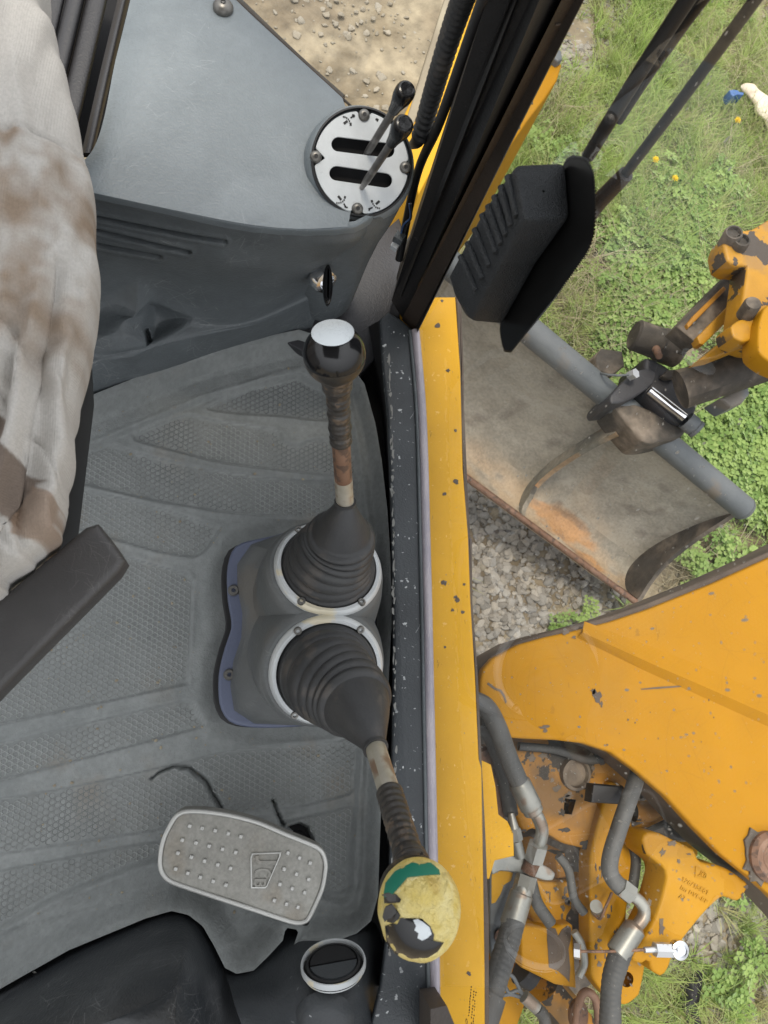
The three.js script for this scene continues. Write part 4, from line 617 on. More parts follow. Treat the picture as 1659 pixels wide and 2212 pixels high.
{
  const n = V3(-.1, .36, -.92).normalize(), c = Q(720, 2080, .112), R = .0405, t = thing('air_vent', 'round black air vent with a pale ring in the corner console', 'air vent', c);
  part(t, 'vent_ring', turned([[R, -.004], [R * 1.005, 0], [R * .98, .003], [R * .945, .0032], [R * .925, 0], [R * .92, -.01]], c, n, 64), M.ring);
  part(t, 'vent_drum', turned([[R * .93, -.008], [R * .9, -.004], [R * .86, -.004], [R * .83, .001], [R * .76, .002], [R * .74, -.004], [R * .6, -.002], [0, -.001]], c, n, 56), M.black);
  const e1 = V3(1, 0, 0).addScaledVector(n, -n.x).normalize(), e2 = new THREE.Vector3().crossVectors(e1, n).negate();
  const fl = (a, b, k) => prism(a.map(([x, y]) => c.clone().addScaledVector(e1, x * R).addScaledVector(e2, y * R).addScaledVector(n, -.003)), a.map(([x, y]) => c.clone().addScaledVector(e1, x * R * .99).addScaledVector(e2, y * R * .99).addScaledVector(n, b)));
  const arc = (a0, a1, k) => Array.from({ length: 12 }, (_, i) => { const a = lerp(a0, a1, i / 11); return [Math.cos(a) * .73 * k, Math.sin(a) * .73 * k]; });
  part(t, 'vent_flap', fl(arc(3.3, 6.12, 1), .0035), M.vent, { crease: .4 }); part(t, 'vent_flap', fl(arc(.02, 3.12, .98), .0015), M.black, { crease: .4 });
}
// ---- seat and armrest
{
  const sil = [[96, -60], [92, 0], [130, 130], [165, 260], [190, 360], [205, 470], [206, 590], [196, 710], [182, 820], [162, 920], [152, 1000], [136, 1080], [122, 1122], [62, 1200], [0, 1266], [-60, 1300]];
  const c = curve(sil.map(([u, v]) => V3(u, v, 0))), nu = 220, nv = 90, pos = [], col = [], idx = [];
  for (let i = 0; i <= nu; i++) {
    const q = c.getPoint(i / nu), tg = c.getTangent(i / nu), s = i / nu * 1.4;
    for (let j = 0; j <= nv; j++) {
      const t = j / nv, inn = t < .3 ? 0 : (t - .3) / .7, u0 = q.x - (inn > 0 ? inn * 300 : 0), v = q.y + (inn > 0 ? inn * -10 : 0), hEdge = .5, drop = t < .3 ? (1 - t / .3) : 0, bulge = .045 * Math.sqrt(clamp(inn * 3)) ;
      const p = Q(u0 , v, hEdge); p.y += bulge - .16 * drop; p.x -= .05 * drop * drop; 
      // folds that run along the edge and fan out towards the armrest
      const w = sm(.3, .75, i / nu), f = .008 * Math.sin((u0 * .045 + v * .012 + 2.2 * n3(u0 * .012, v * .006, 3)) * 1.5) * (.25 + .9 * w) + .006 * n3(u0 * .03, v * .012, 5) + .004 * n3(u0 * .06, v * .03, 6) * w;
      const cr = n3(u0 * .011 + 3, v * .0045, 21) + .25 * n3(u0 * .03, v * .01, 22), fold = -.011 * w * Math.exp(-((cr / .07) ** 2)) - .0035 * Math.exp(-(((v - 352 - 4 * n3(u0 * .05, 1, 1)) / 3.5) ** 2)) - .004 * w * Math.exp(-((n3(u0 * .02 + 9, v * .012, 27) / .08) ** 2)); p.y += fold; p.x += fold * .5;
      p.y += f * (t < .3 ? .6 : 1); p.x += f * .6 * (t < .45 ? 1 : 0);
      pos.push(p.x, p.y, p.z);
      let k = [.49, .47, .44]; const n = n3(u0 * .02, v * .012, 8), nb = n3(u0 * .05, v * .05, 9);
      const worn = sm(345, 362, v + 6 * nb) * (1 - sm(720, 930, v)); k = mix3(k, [.27, .205, .15], worn * clamp(.42 + .75 * n + .3 * nb + .3 * Math.exp(-(((v - 365) / 14) ** 2))));
      const inQ = (pl) => sdf(pl, u0 + 4 * nb, v + 4 * nb)[0];
      k = mix3(k, [.115, .075, .05], .85 * sm(-3, 3, Math.max(inQ([[-60, 880], [0, 905], [42, 945], [38, 1000], [110, 1060], [84, 1092], [66, 1150], [0, 1120], [-60, 1100]]))));
      k = mix3(k, [.25, .17, .115], .8 * sm(-3, 3, inQ([[84, 1092], [96, 1070], [132, 1102], [104, 1150], [96, 1180], [46, 1160], [62, 1125]])));
      col.push(...k);
    }
  }
  for (let i = 0; i < nu; i++) for (let j = 0; j < nv; j++) { const a = i * (nv + 1) + j, b = a + nv + 1; idx.push(a, b, a + 1, a + 1, b, b + 1); }
  const g = new THREE.BufferGeometry(); g.setAttribute('position', new THREE.Float32BufferAttribute(pos, 3)); g.setAttribute('color', new THREE.Float32BufferAttribute(col, 3)); g.setIndex(idx); g.computeVertexNormals();
  const t = thing('seat_cushion', 'beige fabric seat cushion with loose folds and brown stained patches', 'seat', Q(0, 700, .3));
  part(t, 'fabric_cover', g, M.fabric);
  part(t, 'seat_base', slab([[-300, 400], [150, 420], [170, 800], [128, 1130], [100, 1180], [20, 1270], [-300, 1300]], F + .37, .12, .02), M.black);
}
{
  const out = [[183, 1137], [190, 1128], [202, 1125], [214, 1131], [258, 1188], [269, 1203], [271, 1213], [264, 1226], [0, 1492], [-200, 1700], [-330, 1560], [0, 1290]], y = F + .46;
  const t = thing('armrest', 'dark grey scratched plastic armrest beside the seat, pointing over the mat', 'armrest', P(120, 1300, y - .05));
  part(t, 'armrest_pad', slab(smoothPx(out, 50, .12), y, .04, .007), M.armrest);
  part(t, 'armrest_hinge', cyl(P(-60, 1420, y - .03), P(-60, 1420, y - .3), .016), M.black);
}
// ---------------------------------------------------------------- rear window, posts, latch, wiper
const skinW = (rows, nu, nv) => { const pts = [], rc = rows.map(r => curve(r)); for (let i = 0; i <= nu; i++) { const c = curve(rc.map(k => k.getPoint(i / nu))); for (let j = 0; j <= nv; j++) pts.push(c.getPoint(j / nv)); } const idx = []; for (let i = 0; i < nu; i++) for (let j = 0; j < nv; j++) { const a = i * (nv + 1) + j, b = a + nv + 1; idx.push(a, b, a + 1, a + 1, b, b + 1); } const g = new THREE.BufferGeometry(); g.setAttribute('position', new THREE.Float32BufferAttribute(pts.flatMap(p => [p.x, p.y, p.z]), 3)); g.setIndex(idx); g.computeVertexNormals(); return g; };
// an upright sheet in the plane of the window: outline of world places, th thick
function upright(pts, x, th, bev = 0, holes = []) {
  const s = new THREE.Shape(pts.map(p => new THREE.Vector2(-p.z, p.y))); for (const h of holes) s.holes.push(new THREE.Path(h.map(p => new THREE.Vector2(-p.z, p.y))));
  const g = new THREE.ExtrudeGeometry(s, { depth: th, bevelEnabled: bev > 0, bevelThickness: bev, bevelSize: bev, bevelOffset: -bev, bevelSegments: 2 });
  g.rotateY(Math.PI / 2); g.translate(x, 0, 0); return g;
}
// teeth along a line of places in the window plane, pointing towards `out`
const teeth = (l, pitch, amp, out) => { const r = []; for (let i = 0; i + 1 < l.length; i++) { const n = Math.max(1, Math.round(l[i].distanceTo(l[i + 1]) / pitch)), d = l[i + 1].clone().sub(l[i]).normalize(), o = out ? out : V3(0, -d.z, d.y); for (let k = 0; k < n; k++) { const a = l[i].clone().lerp(l[i + 1], k / n), b = l[i].clone().lerp(l[i + 1], (k + .55) / n).addScaledVector(o, amp); r.push(a, b); } } return r; };
{
  const BL = PX(900, 720, GX), BR = PX(941, 2156, GX), TL0 = PX(1255, 0, GX), TL = BL.clone().lerp(TL0, 2.1), TR = V3(GX, TL.y, BR.z + .01);
  const t = thing('rear_window', 'large clear rear window pane with dust and black dotted border over the yellow beam', 'window', V3(GX, BL.y, (BL.z + BR.z) / 2));
  const pane = new THREE.BufferGeometry(); pane.setAttribute('position', new THREE.Float32BufferAttribute([BL, BR, TR, BL, TR, TL].flatMap(p => [GX, p.y, p.z]), 3)); pane.computeVertexNormals(); part(t, 'pane', pane, M.glass);
  const up = TL0.clone().sub(BL).normalize(), e = BL.clone(), f = BL.clone().addScaledVector(up, .82);
  const edge = teeth([e, f], .0024, .0045, V3(0, 0, 1)); part(t, 'dotted_border', upright([...edge, f, f.clone().add(V3(0, 0, -.03)), e.clone().add(V3(0, 0, -.02))], GX - .0016, .0008), M.frit);
  const e2 = PX(938, 2156, GX), f2 = V3(GX, e2.y + .3, e2.z + .004); part(t, 'dotted_border', upright([...teeth([e2, f2], .0024, .0035, V3(0, 0, -1)), f2, f2.clone().add(V3(0, 0, .03)), e2.clone().add(V3(0, 0, .03))], GX - .0016, .0008), M.frit);
  const patch = smoothPx([[1225, 352], [1246, 345], [1270, 352], [1283, 384], [1287, 440], [1284, 505], [1268, 548], [1200, 640], [1130, 728], [1106, 758], [1092, 752], [1084, 700], [1110, 600], [1180, 450]], 60, .3).map(p => PX(p[0], p[1], GX));
  const pc = patch.reduce((a, b) => a.clone().add(b)).multiplyScalar(1 / patch.length);
  part(t, 'dotted_patch', upright(patch.flatMap((p, i) => { const q = patch[(i + 1) % patch.length], n = Math.max(1, Math.round(p.distanceTo(q) / .0026)), r = []; for (let k = 0; k < n; k++) { const a = p.clone().lerp(q, k / n), b = p.clone().lerp(q, (k + .55) / n), o = b.clone().sub(pc).normalize(); r.push(a, b.addScaledVector(o, .0036)); } return r; }), GX - .0016, .0008), M.frit);
  // dried specks and drips on the outside of the glass
  const fl = []; for (let k = 0; k < 2200; k++) { const u = rr(950, 1650), v = rr(0, 2200), d = sm(500, 1000, v) * (1 - sm(1000, 1500, u) * .6) + .25; if (rnd() > d) continue; const p = PX(u, v, GX + .0006), r = .0003 + .0007 * Math.pow(rnd(), 4), s = rnd() > .55 ? rr(1.5, 4) : 1, n = 6; fl.push(...Array.from({ length: n }, (_, i) => { const a = i / n * 6.28, b = (i + 1) / n * 6.28; return [p.x, p.y, p.z, p.x, p.y + Math.sin(a) * r * s, p.z + Math.cos(a) * r, p.x, p.y + Math.sin(b) * r * s, p.z + Math.cos(b) * r]; }).flat()); }
  const fg = new THREE.BufferGeometry(); fg.setAttribute('position', new THREE.Float32BufferAttribute(fl, 3)); fg.computeVertexNormals(); part(t, 'dust_specks', fg, M.dust, { kind: 'stuff' });
  // the maker's etched marks low in the corner
  const mk = []; const dash = (u, v, w, h) => { const a = PX(u, v, GX), b = PX(u + w, v, GX), c = PX(u + w, v + h, GX), d = PX(u, v + h, GX); mk.push(upright([a, b, c, d], GX - .0012, .0004)); };
  for (const [u0, v0, n] of [[1019, 2130, 11], [1025, 2140, 16], [1029, 2142, 14]]) for (let k = 0; k < n; k++) { const q = k * 6.2; if (rnd() < .85) dash(u0 - q * .085 + rr(-.5, .5), v0 + q, rr(1, 2), rr(2.5, 4.6)); }
  { const o = PX(1010, 2208, GX), r = .0035, ring = (q) => Array.from({ length: 24 }, (_, i) => V3(GX, o.y + Math.sin(i / 24 * 6.28) * q, o.z + Math.cos(i / 24 * 6.28) * q)); mk.push(upright(ring(r), GX - .0012, .0004, 0, [ring(r * .8)])); }
  part(t, 'etched_marks', mk, M.ink);
  const s0 = [[897, 716], [912, 900], [921, 1200], [930, 1600], [936, 1900], [940, 2156]].map(([u, v]) => Q(u, v, .1));
  part(t, 'foot_seal', sweep(s0.map(p => p.clone().add(V3(-.0005, .003, 0))), .0066, 90, 12), M.seal);
  part(t, 'seal_lip', sweep(s0.map(p => p.clone().add(V3(-.0085, .0015, 0))), .003, 90, 8), M.wall);
}
{
  const t = thing('side_window', 'clear side window pane above the console edge, looking on bare tan soil', 'window', Q(620, 105, .36));
  const a = Q(740, 214, .36), b = Q(500, -8, .36), d = b.clone().sub(a), A = a.clone().addScaledVector(d, -.12), B = a.clone().addScaledVector(d, 1.6), g = new THREE.BufferGeometry(), h = .55;
  g.setAttribute('position', new THREE.Float32BufferAttribute([A, B, B.clone().setY(B.y + h), A, B.clone().setY(B.y + h), A.clone().setY(A.y + h)].flatMap(p => [p.x, p.y, p.z]), 3)); g.computeVertexNormals(); part(t, 'pane', g, M.glass);
  part(t, 'glass_edge', sweep([A, B].map(p => p.clone().add(V3(0, .001, 0))), .0016, 2, 6), M.brown);
}
{
  const t = thing('window_post', 'black painted corner post of the rear window with peeling brown edge strip', 'window post', Q(875, 670, .05));
  const q = (l, h) => l.map(([u, v]) => Q(u, v, h)), H = .67, ex = (lo, hi) => [lo, hi.map((p, i) => lo[i].clone().lerp(p, 1.35))];
  part(t, 'post_channel', prism(...ex(q([[846, 650], [872, 692], [890, 668], [868, 560]], .05), q([[1052, 0], [1140, 60], [1222, -10], [1130, -110]], H))), M.post);
  part(t, 'channel_lip', prism(...ex(q([[856, 600], [866, 640], [876, 628], [866, 560]], .1), q([[1090, 30], [1100, 40], [1110, 26], [1100, 10]], H))), M.black);
  part(t, 'edge_strip', prism(...ex(q([[868, 690], [894, 718], [904, 706], [884, 676]], .085), q([[1196, 34], [1240, 40], [1259, 6], [1222, -20]], H))), M.brown);
  part(t, 'rubber_strip', sweep([Q(862, 560, .16), Q(900, 380, .3), Q(950, 262, .44), Q(1048, -10, .67), Q(1100, -140, .76)], .006, 30, 10), M.black);
  const fl = []; for (const [u, v, a, b, h] of [[1205, 45, 8, 14, .63], [1196, 68, 6, 8, .61], [1120, 268, 5, 16, .42], [1150, 215, 4, 12, .47], [1165, 130, 5, 7, .55], [1050, 395, 4, 14, .33], [1010, 480, 3, 10, .27]]) fl.push(slab(blob(u, v, a * .7, b * .7, 11, .5), F + h + .03, .0008, 0)); part(t, 'paint_flake', fl, M.bareEdge, { kind: 'stuff' });
}
single('window_post', 'black foot of the far window post at the pedal corner', 'window post', prism([[905, 2135], [938, 2130], [960, 2220], [905, 2230]].map(([u, v]) => Q(u, v, .09)), [[930, 2180], [965, 2172], [1030, 2330], [930, 2340]].map(([u, v]) => Q(u, v, .4))), M.brown);
{
  const t = thing('window_catch', 'small black window catch on the corner post below the coiled conduit', 'catch', Q(985, 345, .36));
  part(t, 'catch_drum', turned([[.012, -.012], [.013, .004], [.010, .008], [.006, .006], [0, .006]], Q(978, 318, .39), V3(-.5, .8, .3).normalize(), 30), M.black);
  part(t, 'catch_hook', prism([[968, 345], [1000, 338], [1012, 372], [985, 382]].map(([u, v]) => Q(u, v, .34)), [[966, 328], [1004, 322], [1016, 346], [982, 368]].map(([u, v]) => Q(u, v, .375))), M.post);
}
{
  const t = thing('latch_block', 'chunky grey leather grained window latch housing with ribbed grip', 'latch', PX(1095, 699, GX));
  const yT = 1.876, yB = 1.716, row = (a, y) => a.map(([u, v]) => P(u, v, y)), xs = p => p.setX(Math.min(p.x, GX - .002));
  const top = row([[1109, 355], [1132, 477], [1240, 474], [1217, 349]], yT), mid = row([[1040, 455], [1082, 570], [1178, 572], [1150, 450]], 1.806), bot = row([[968, 592], [1016, 692], [1095, 699], [1066, 590]], yB), low = row([[975, 625], [1010, 690], [1080, 694], [1050, 620]], 1.70);
  [top, mid, bot, low].forEach(r => { r.forEach(xs); r[2].x = r[3].x = GX - .002; });
  const ringOf = (r, k) => { const c = r.reduce((a, b) => a.clone().add(b)).multiplyScalar(.25), q = r.map(p => p.clone().lerp(c, k)), o = []; q.forEach((p, i) => { const n = q[(i + 1) % 4], b = q[(i + 3) % 4], L = .007; const a1 = p.clone().add(b.clone().sub(p).setLength(Math.min(L, .3 * b.distanceTo(p)))), a2 = p.clone().add(n.clone().sub(p).setLength(Math.min(L, .3 * n.distanceTo(p)))); o.push(a1); for (const s of [.25, .5, .75]) { const m1 = a1.clone().lerp(p, s), m2 = p.clone().lerp(a2, s); o.push(m1.lerp(m2, s)); } o.push(a2); }); o.push(o[0].clone()); return o; };
  const secs = [[low, .25, 0], [low, .04, 0], [bot, 0, 0], [mid, 0, 0], [top, 0, -.006], [top, .02, -.0015], [top, .09, 0], [top, .96, 0]].map(([r, k, dy]) => ringOf(r, k).map(p => p.add(V3(0, dy, 0))));
  const pos = [], idx = [], n = secs[0].length; secs.forEach(s => s.forEach(p => pos.push(p.x, p.y, p.z))); for (let i = 0; i + 1 < secs.length; i++) for (let j = 0; j + 1 < n; j++) { const a = i * n + j, b = a + n; idx.push(a, b, a + 1, a + 1, b, b + 1); }
  const g = new THREE.BufferGeometry(); g.setAttribute('position', new THREE.Float32BufferAttribute(pos, 3)); g.setIndex(idx); g.computeVertexNormals(); part(t, 'latch_body', toCreasedNormals(g, .9), M.block);
  for (let k = 0; k < 8; k++) { const s = .08 + k * .105, c = i => s < .5 ? top[i].clone().lerp(mid[i], s / .5) : mid[i].clone().lerp(bot[i], (s - .5) / .5), a = c(0).lerp(c(1), .08), b = c(0).lerp(c(1), .8); part(t, 'grip_rib', sweep([a.add(V3(-.0008, .0006, 0)), b.add(V3(-.0008, .0006, 0))], .0034, 2, 12), M.block); }
}
{
  const W = GX + .045, t = thing('window_wiper', 'slim black wiper with long blade and arm outside the rear window', 'wiper', PX(1290, 445, W)), a = t;
  part(t, 'blade_rubber', sweep([PX(1270, 338, W - .01), PX(1330, 240, W - .01), PX(1400, 128, W - .01), PX(1530, -70, W - .01)], k => .0062, 30, 10), M.black);
  part(t, 'blade_frame', sweep([PX(1336, 262, W + .012), PX(1400, 160, W + .014), PX(1470, 60, W + .014), PX(1580, -80, W + .014)], k => .0058 - .003 * Math.abs(k - .5), 30, 10), M.post);
  part(a, 'arm_head', sweep([PX(1262, 478, W - .01), PX(1290, 440, W), PX(1352, 376, W + .004)], k => lerp(.0085, .007, k), 16, 14), M.brown);
  part(a, 'arm_rod', sweep([PX(1346, 382, W + .004), PX(1480, 205, W + .004), PX(1690, -80, W + .004)], .0044, 20, 12), M.post);
}
{
  const t = thing('cable_conduit', 'black corrugated cable conduit running up beside the corner post', 'conduit', Q(910, 292, .38));
  part(t, 'corrugated_tube', sweep([Q(908, 296, .38), Q(926, 232, .43), Q(950, 150, .5), Q(980, 55, .57), Q(1024, -70, .66)], k => .0104 + .0011 * Math.sin(k * 165), 400, 22), M.boot);
  part(t, 'end_boot', sweep([Q(912, 284, .384), Q(902, 304, .362), Q(892, 312, .33)], k => .0098 * (1 - .4 * k), 12, 16), M.black);
}
{
  const t = thing('rear_fender', 'yellow body panel with a dull weathered edge outside the side window', 'body panel', Q(930, 150, -.2));
  part(t, 'fender_panel', slab([[992, -60], [1120, -60], [1020, 200], [905, 420], [874, 330], [872, 250], [904, 182]], F + .12, .3, .004), M.ledge);
  part(t, 'fender_edge', slab([[978, -60], [1020, -60], [940, 150], [905, 240], [884, 290], [876, 262], [900, 190]], F + .124, .2, .003), M.tan);
}
{
  const t = thing('outrigger', 'yellow outrigger with grey cap just visible beyond the window post', 'outrigger', P(1165, 200, .2));
  part(t, 'leg_plate', slab([[1130, 120], [1206, 126], [1214, 140], [1204, 172], [1176, 214], [1142, 258], [1100, 320], [1060, 300]], .95, .6, .006), M.boom);
  part(t, 'leg_cap', slab([[1190, 96], [1213, 108], [1216, 126], [1206, 132], [1190, 120]], .97, .2, .006), M.pipe);
}
// ---------------------------------------------------------------- the digging gear behind the cab
{
  const t = thing('grading_bucket', 'wide rusty steel grading bucket lying on the ground with a round top tube', 'bucket', P(1300, 1000, 0));
  // the bucket's own axes: d along its width, p from the lip to the tube
  const L0 = P(1372, 1302, .13), T0 = P(1600, 1098, .46), d = V3(-.85, .225, -.485).normalize(), p = V3(-d.z, 0, d.x).normalize(); if (p.dot(T0.clone().sub(L0)) < 0) p.negate(); const up = new THREE.Vector3().crossVectors(d, p); if (up.y < 0) up.negate();
  const D = T0.clone().sub(L0).dot(p), skew = T0.clone().sub(L0).dot(d), W = 1.3, H1 = T0.clone().sub(L0).dot(up) / .33;
  const prof = [[0, .13], [.06, .085], [.16, .05], [.3, .035], [.46, .045], [.62, .09], [.76, .165], [.88, .27], [.96, .37], [1, .455]];
  const pc = curve(prof.map(([k, y]) => V3(k * D, y, 0))), at = (k, w, off = 0) => { const q = pc.getPoint(k), tg = pc.getTangent(k); return L0.clone().addScaledVector(p, q.x - tg.y * off).addScaledVector(d, w + skew * q.x / D).addScaledVector(up, (q.y - .13) * (q.y > .13 ? H1 : 1) + tg.x * off); };
  const shell = (off) => { const nu = 70, nv = 90, pos = [], col = [], idx = []; for (let i = 0; i <= nu; i++) for (let j = 0; j <= nv; j++) { const k = i / nu, w = j / nv * W, q = at(k, w, off + .004 * n3(w * 5, k * 5, 2)); pos.push(q.x, q.y, q.z);
      const n = n3(w * 6, k * 5, 7), m = n3(w * 17, k * 13, 8), f = n3(w * 45, k * 40, 9); let c = mix3([.37, .345, .285], [.46, .355, .24], sm(.55, .2, k + .16 * n + .08 * m)); c = mix3(c, [.42, .4, .34], .35 * sm(.15, .5, m)); 
      const blotch = Math.max(...[[.36, .3, .12, .16], [.22, .16, .13, .07], [.3, .95, .1, .12], [.12, .75, .1, .1], [.62, 1.0, .07, .09]].map(([a, b, rk, rw]) => 1 - Math.hypot((k - a) / rk, (w - b) / rw))); c = mix3(c, [.52, .27, .1], .8 * sm(-.1, .45, blotch + .35 * m + .2 * f)); c = mix3(c, [.2, .17, .14], .5 * sm(.42, .7, m * .8 + f * .3)); col.push(...c); }
    for (let i = 0; i < nu; i++) for (let j = 0; j < nv; j++) { const a = i * (nv + 1) + j, b = a + nv + 1; idx.push(a, b, a + 1, a + 1, b, b + 1); } const g = new THREE.BufferGeometry(); g.setAttribute('position', new THREE.Float32BufferAttribute(pos, 3)); g.setAttribute('color', new THREE.Float32BufferAttribute(col, 3)); g.setIndex(idx); g.computeVertexNormals(); return g; };
  part(t, 'bucket_shell', shell(.012), M.bucketSkin); part(t, 'bucket_back', shell(-.006), M.bucketSkin);
  part(t, 'cutting_edge', sweep([at(0, 0, .003), at(0, W * .5, .003), at(0, W, .003)], .011, 30, 8), M.rust);
  part(t, 'top_tube', sweep([at(1, -.006).add(V3(0, .015, 0)), at(1, W).add(V3(0, .015, 0))], .037, 20, 30), M.pipe);
  part(t, 'tube_cap', cyl(at(1, -.016).add(V3(0, .015, 0)), at(1, -.005).add(V3(0, .015, 0)), .033, .038, 30), M.pipe);
  const close = (w, n) => [...Array.from({ length: n }, (_, i) => at(i / (n - 1), w)), ...Array.from({ length: 12 }, (_, i) => { const s = 1 - (i + 1) / 13, q = s, y = lerp(.14, .47, s) - .075 * Math.sin(s * Math.PI); return L0.clone().addScaledVector(p, q * D).addScaledVector(d, w + skew * q).addScaledVector(up, (y - .13) * H1); })];
  part(t, 'end_plate', prism(close(-.012, 26), close(.002, 26)), M.muddy);
  const rib = (w, hgt) => [...Array.from({ length: 22 }, (_, i) => at(.1 + .88 * i / 21, w, .008)), ...Array.from({ length: 22 }, (_, i) => { const k = 1 - i / 21; return at(.1 + .88 * k, w, .012 + hgt * sm(0, .35, k)); })];
  part(t, 'centre_rib', prism(rib(.468, .05), rib(.484, .05)), M.bucket);
}
{
  const t = thing('quick_hitch', 'muddy dark quick hitch joining the bucket to the dipper, with a shiny steel pin', 'hitch', P(1430, 850, .4));
  part(t, 'hitch_drum', [turned([[0, -.002], [.036, 0], [.043, .006], [.044, .08], [.048, .084], [.048, .14], [.042, .146], [0, .148]], P(1368, 722, .64), P(1510, 775, .64).sub(P(1368, 722, .64)), 40)], M.muddy);
  part(t, 'drum_bolt', cyl(P(1416, 752, .66), P(1424, 770, .69), .012, .009, 10), M.rust);
  part(t, 'hitch_foot', slab([[1286, 770], [1300, 752], [1345, 758], [1350, 790], [1320, 812], [1290, 800]], .58, .09, .006), M.muddy);
  part(t, 'hitch_ear', slab(smoothPx([[1322, 872], [1318, 856], [1346, 824], [1376, 800], [1402, 796], [1418, 806], [1412, 828], [1384, 850], [1350, 868]], 40, .3), .66, .14, .006), M.trim);
  part(t, 'hitch_ear', slab(smoothPx([[1330, 880], [1360, 868], [1420, 890], [1482, 928], [1470, 944], [1420, 956], [1388, 952]], 36, .3), .62, .12, .012), M.muddy);
  part(t, 'hitch_body', slab(smoothPx([[1396, 772], [1440, 790], [1480, 826], [1506, 866], [1504, 890], [1482, 914], [1450, 905], [1396, 850]], 36, .3), .645, .16, .012), M.trim);
  part(t, 'steel_pin', cyl(P(1403, 842, .67), P(1478, 902, .67), .0125, .0125, 28), M.chrome);
  part(t, 'pin_collar', turned([[.026, -.02], [.027, .0], [.024, .012], [.026, .013], [.026, .022], [0, .023]], P(1494, 918, .66), P(1512, 934, .66).sub(P(1494, 918, .66)), 30), M.pipe);
  part(t, 'clamp_bolt', hexNut(P(1360, 812, .68), P(1374, 806, .7), .014), M.zinc);
  part(t, 'grease_lump', slab(blob(1452, 806, 20, 10, 12, .4), .668, .02, .004), M.muddy);
  part(t, 'safety_wire', sweep([P(1284, 800, .6), P(1305, 808, .66), P(1335, 811, .69), P(1360, 809, .69)], .0032, 20, 8), M.pipe);
}
{
  const t = thing('dipper_arm', 'worn yellow and mud brown dipper arm end with linkage and pins', 'excavator arm', P(1600, 700, .6));
  part(t, 'arm_tube', sweep([P(1470, 842, .74), P(1560, 812, .78), P(1720, 758, .84)], .052, 16, 34), M.muddy);
  part(t, 'arm_plate', slab([[1510, 778], [1560, 738], [1590, 712], [1660, 706], [1700, 760], [1660, 770], [1600, 750], [1545, 772]], .88, .05, .006), M.chipped);
  part(t, 'link_bar', slab([[1462, 705], [1520, 644], [1586, 578], [1618, 586], [1608, 655], [1560, 702], [1508, 742]], .84, .06, .006), M.muddy);
  part(t, 'link_flange', slab([[1484, 700], [1500, 680], [1564, 618], [1570, 624], [1500, 696], [1488, 708]], .852, .03, .003), M.grimy);
  part(t, 'link_flange', slab([[1506, 728], [1590, 644], [1602, 652], [1598, 668], [1520, 744], [1512, 742]], .853, .03, .003), M.chipped);
  part(t, 'link_head', slab(smoothPx([[1564, 530], [1571, 508], [1592, 498], [1626, 494], [1660, 474], [1740, 440], [1740, 760], [1680, 714], [1640, 716], [1600, 712], [1600, 680], [1608, 620], [1613, 574], [1590, 574], [1571, 562]], 80, .15), .98, .07, .008), M.chipped);
  for (const [u, v, r] of [[1580, 512, .022], [1598, 528, .02]]) part(t, 'pin_boss', turned([[r, -.03], [r, .012], [r * .9, .018], [r * .75, .018], [r * .72, .008], [0, .006]], P(u, v, .985), V3(-.25, 1, -.1).normalize(), 30), M.muddy);
  part(t, 'pin_lug', slab(smoothPx([[1580, 705], [1600, 690], [1640, 690], [1650, 720], [1610, 738], [1585, 728]], 40, .3), 1.0, .06, .005), M.chipped);
  part(t, 'link_pin', turned([[.02, -.02], [.02, .02], [.017, .026], [0, .027]], P(1617, 670, 1.01), V3(-.2, 1, -.2).normalize(), 30), M.muddy);
  part(t, 'arm_cheek', slab(smoothPx([[1640, 760], [1640, 700], [1652, 665], [1690, 640], [1740, 640], [1740, 800], [1680, 790]], 50, .3), 1.03, .06, .006), M.yellow);
  part(t, 'grease_cup', slab([[1556, 860], [1585, 845], [1618, 830], [1622, 850], [1606, 870], [1580, 880]], .74, .08, .01), M.pipe);
}
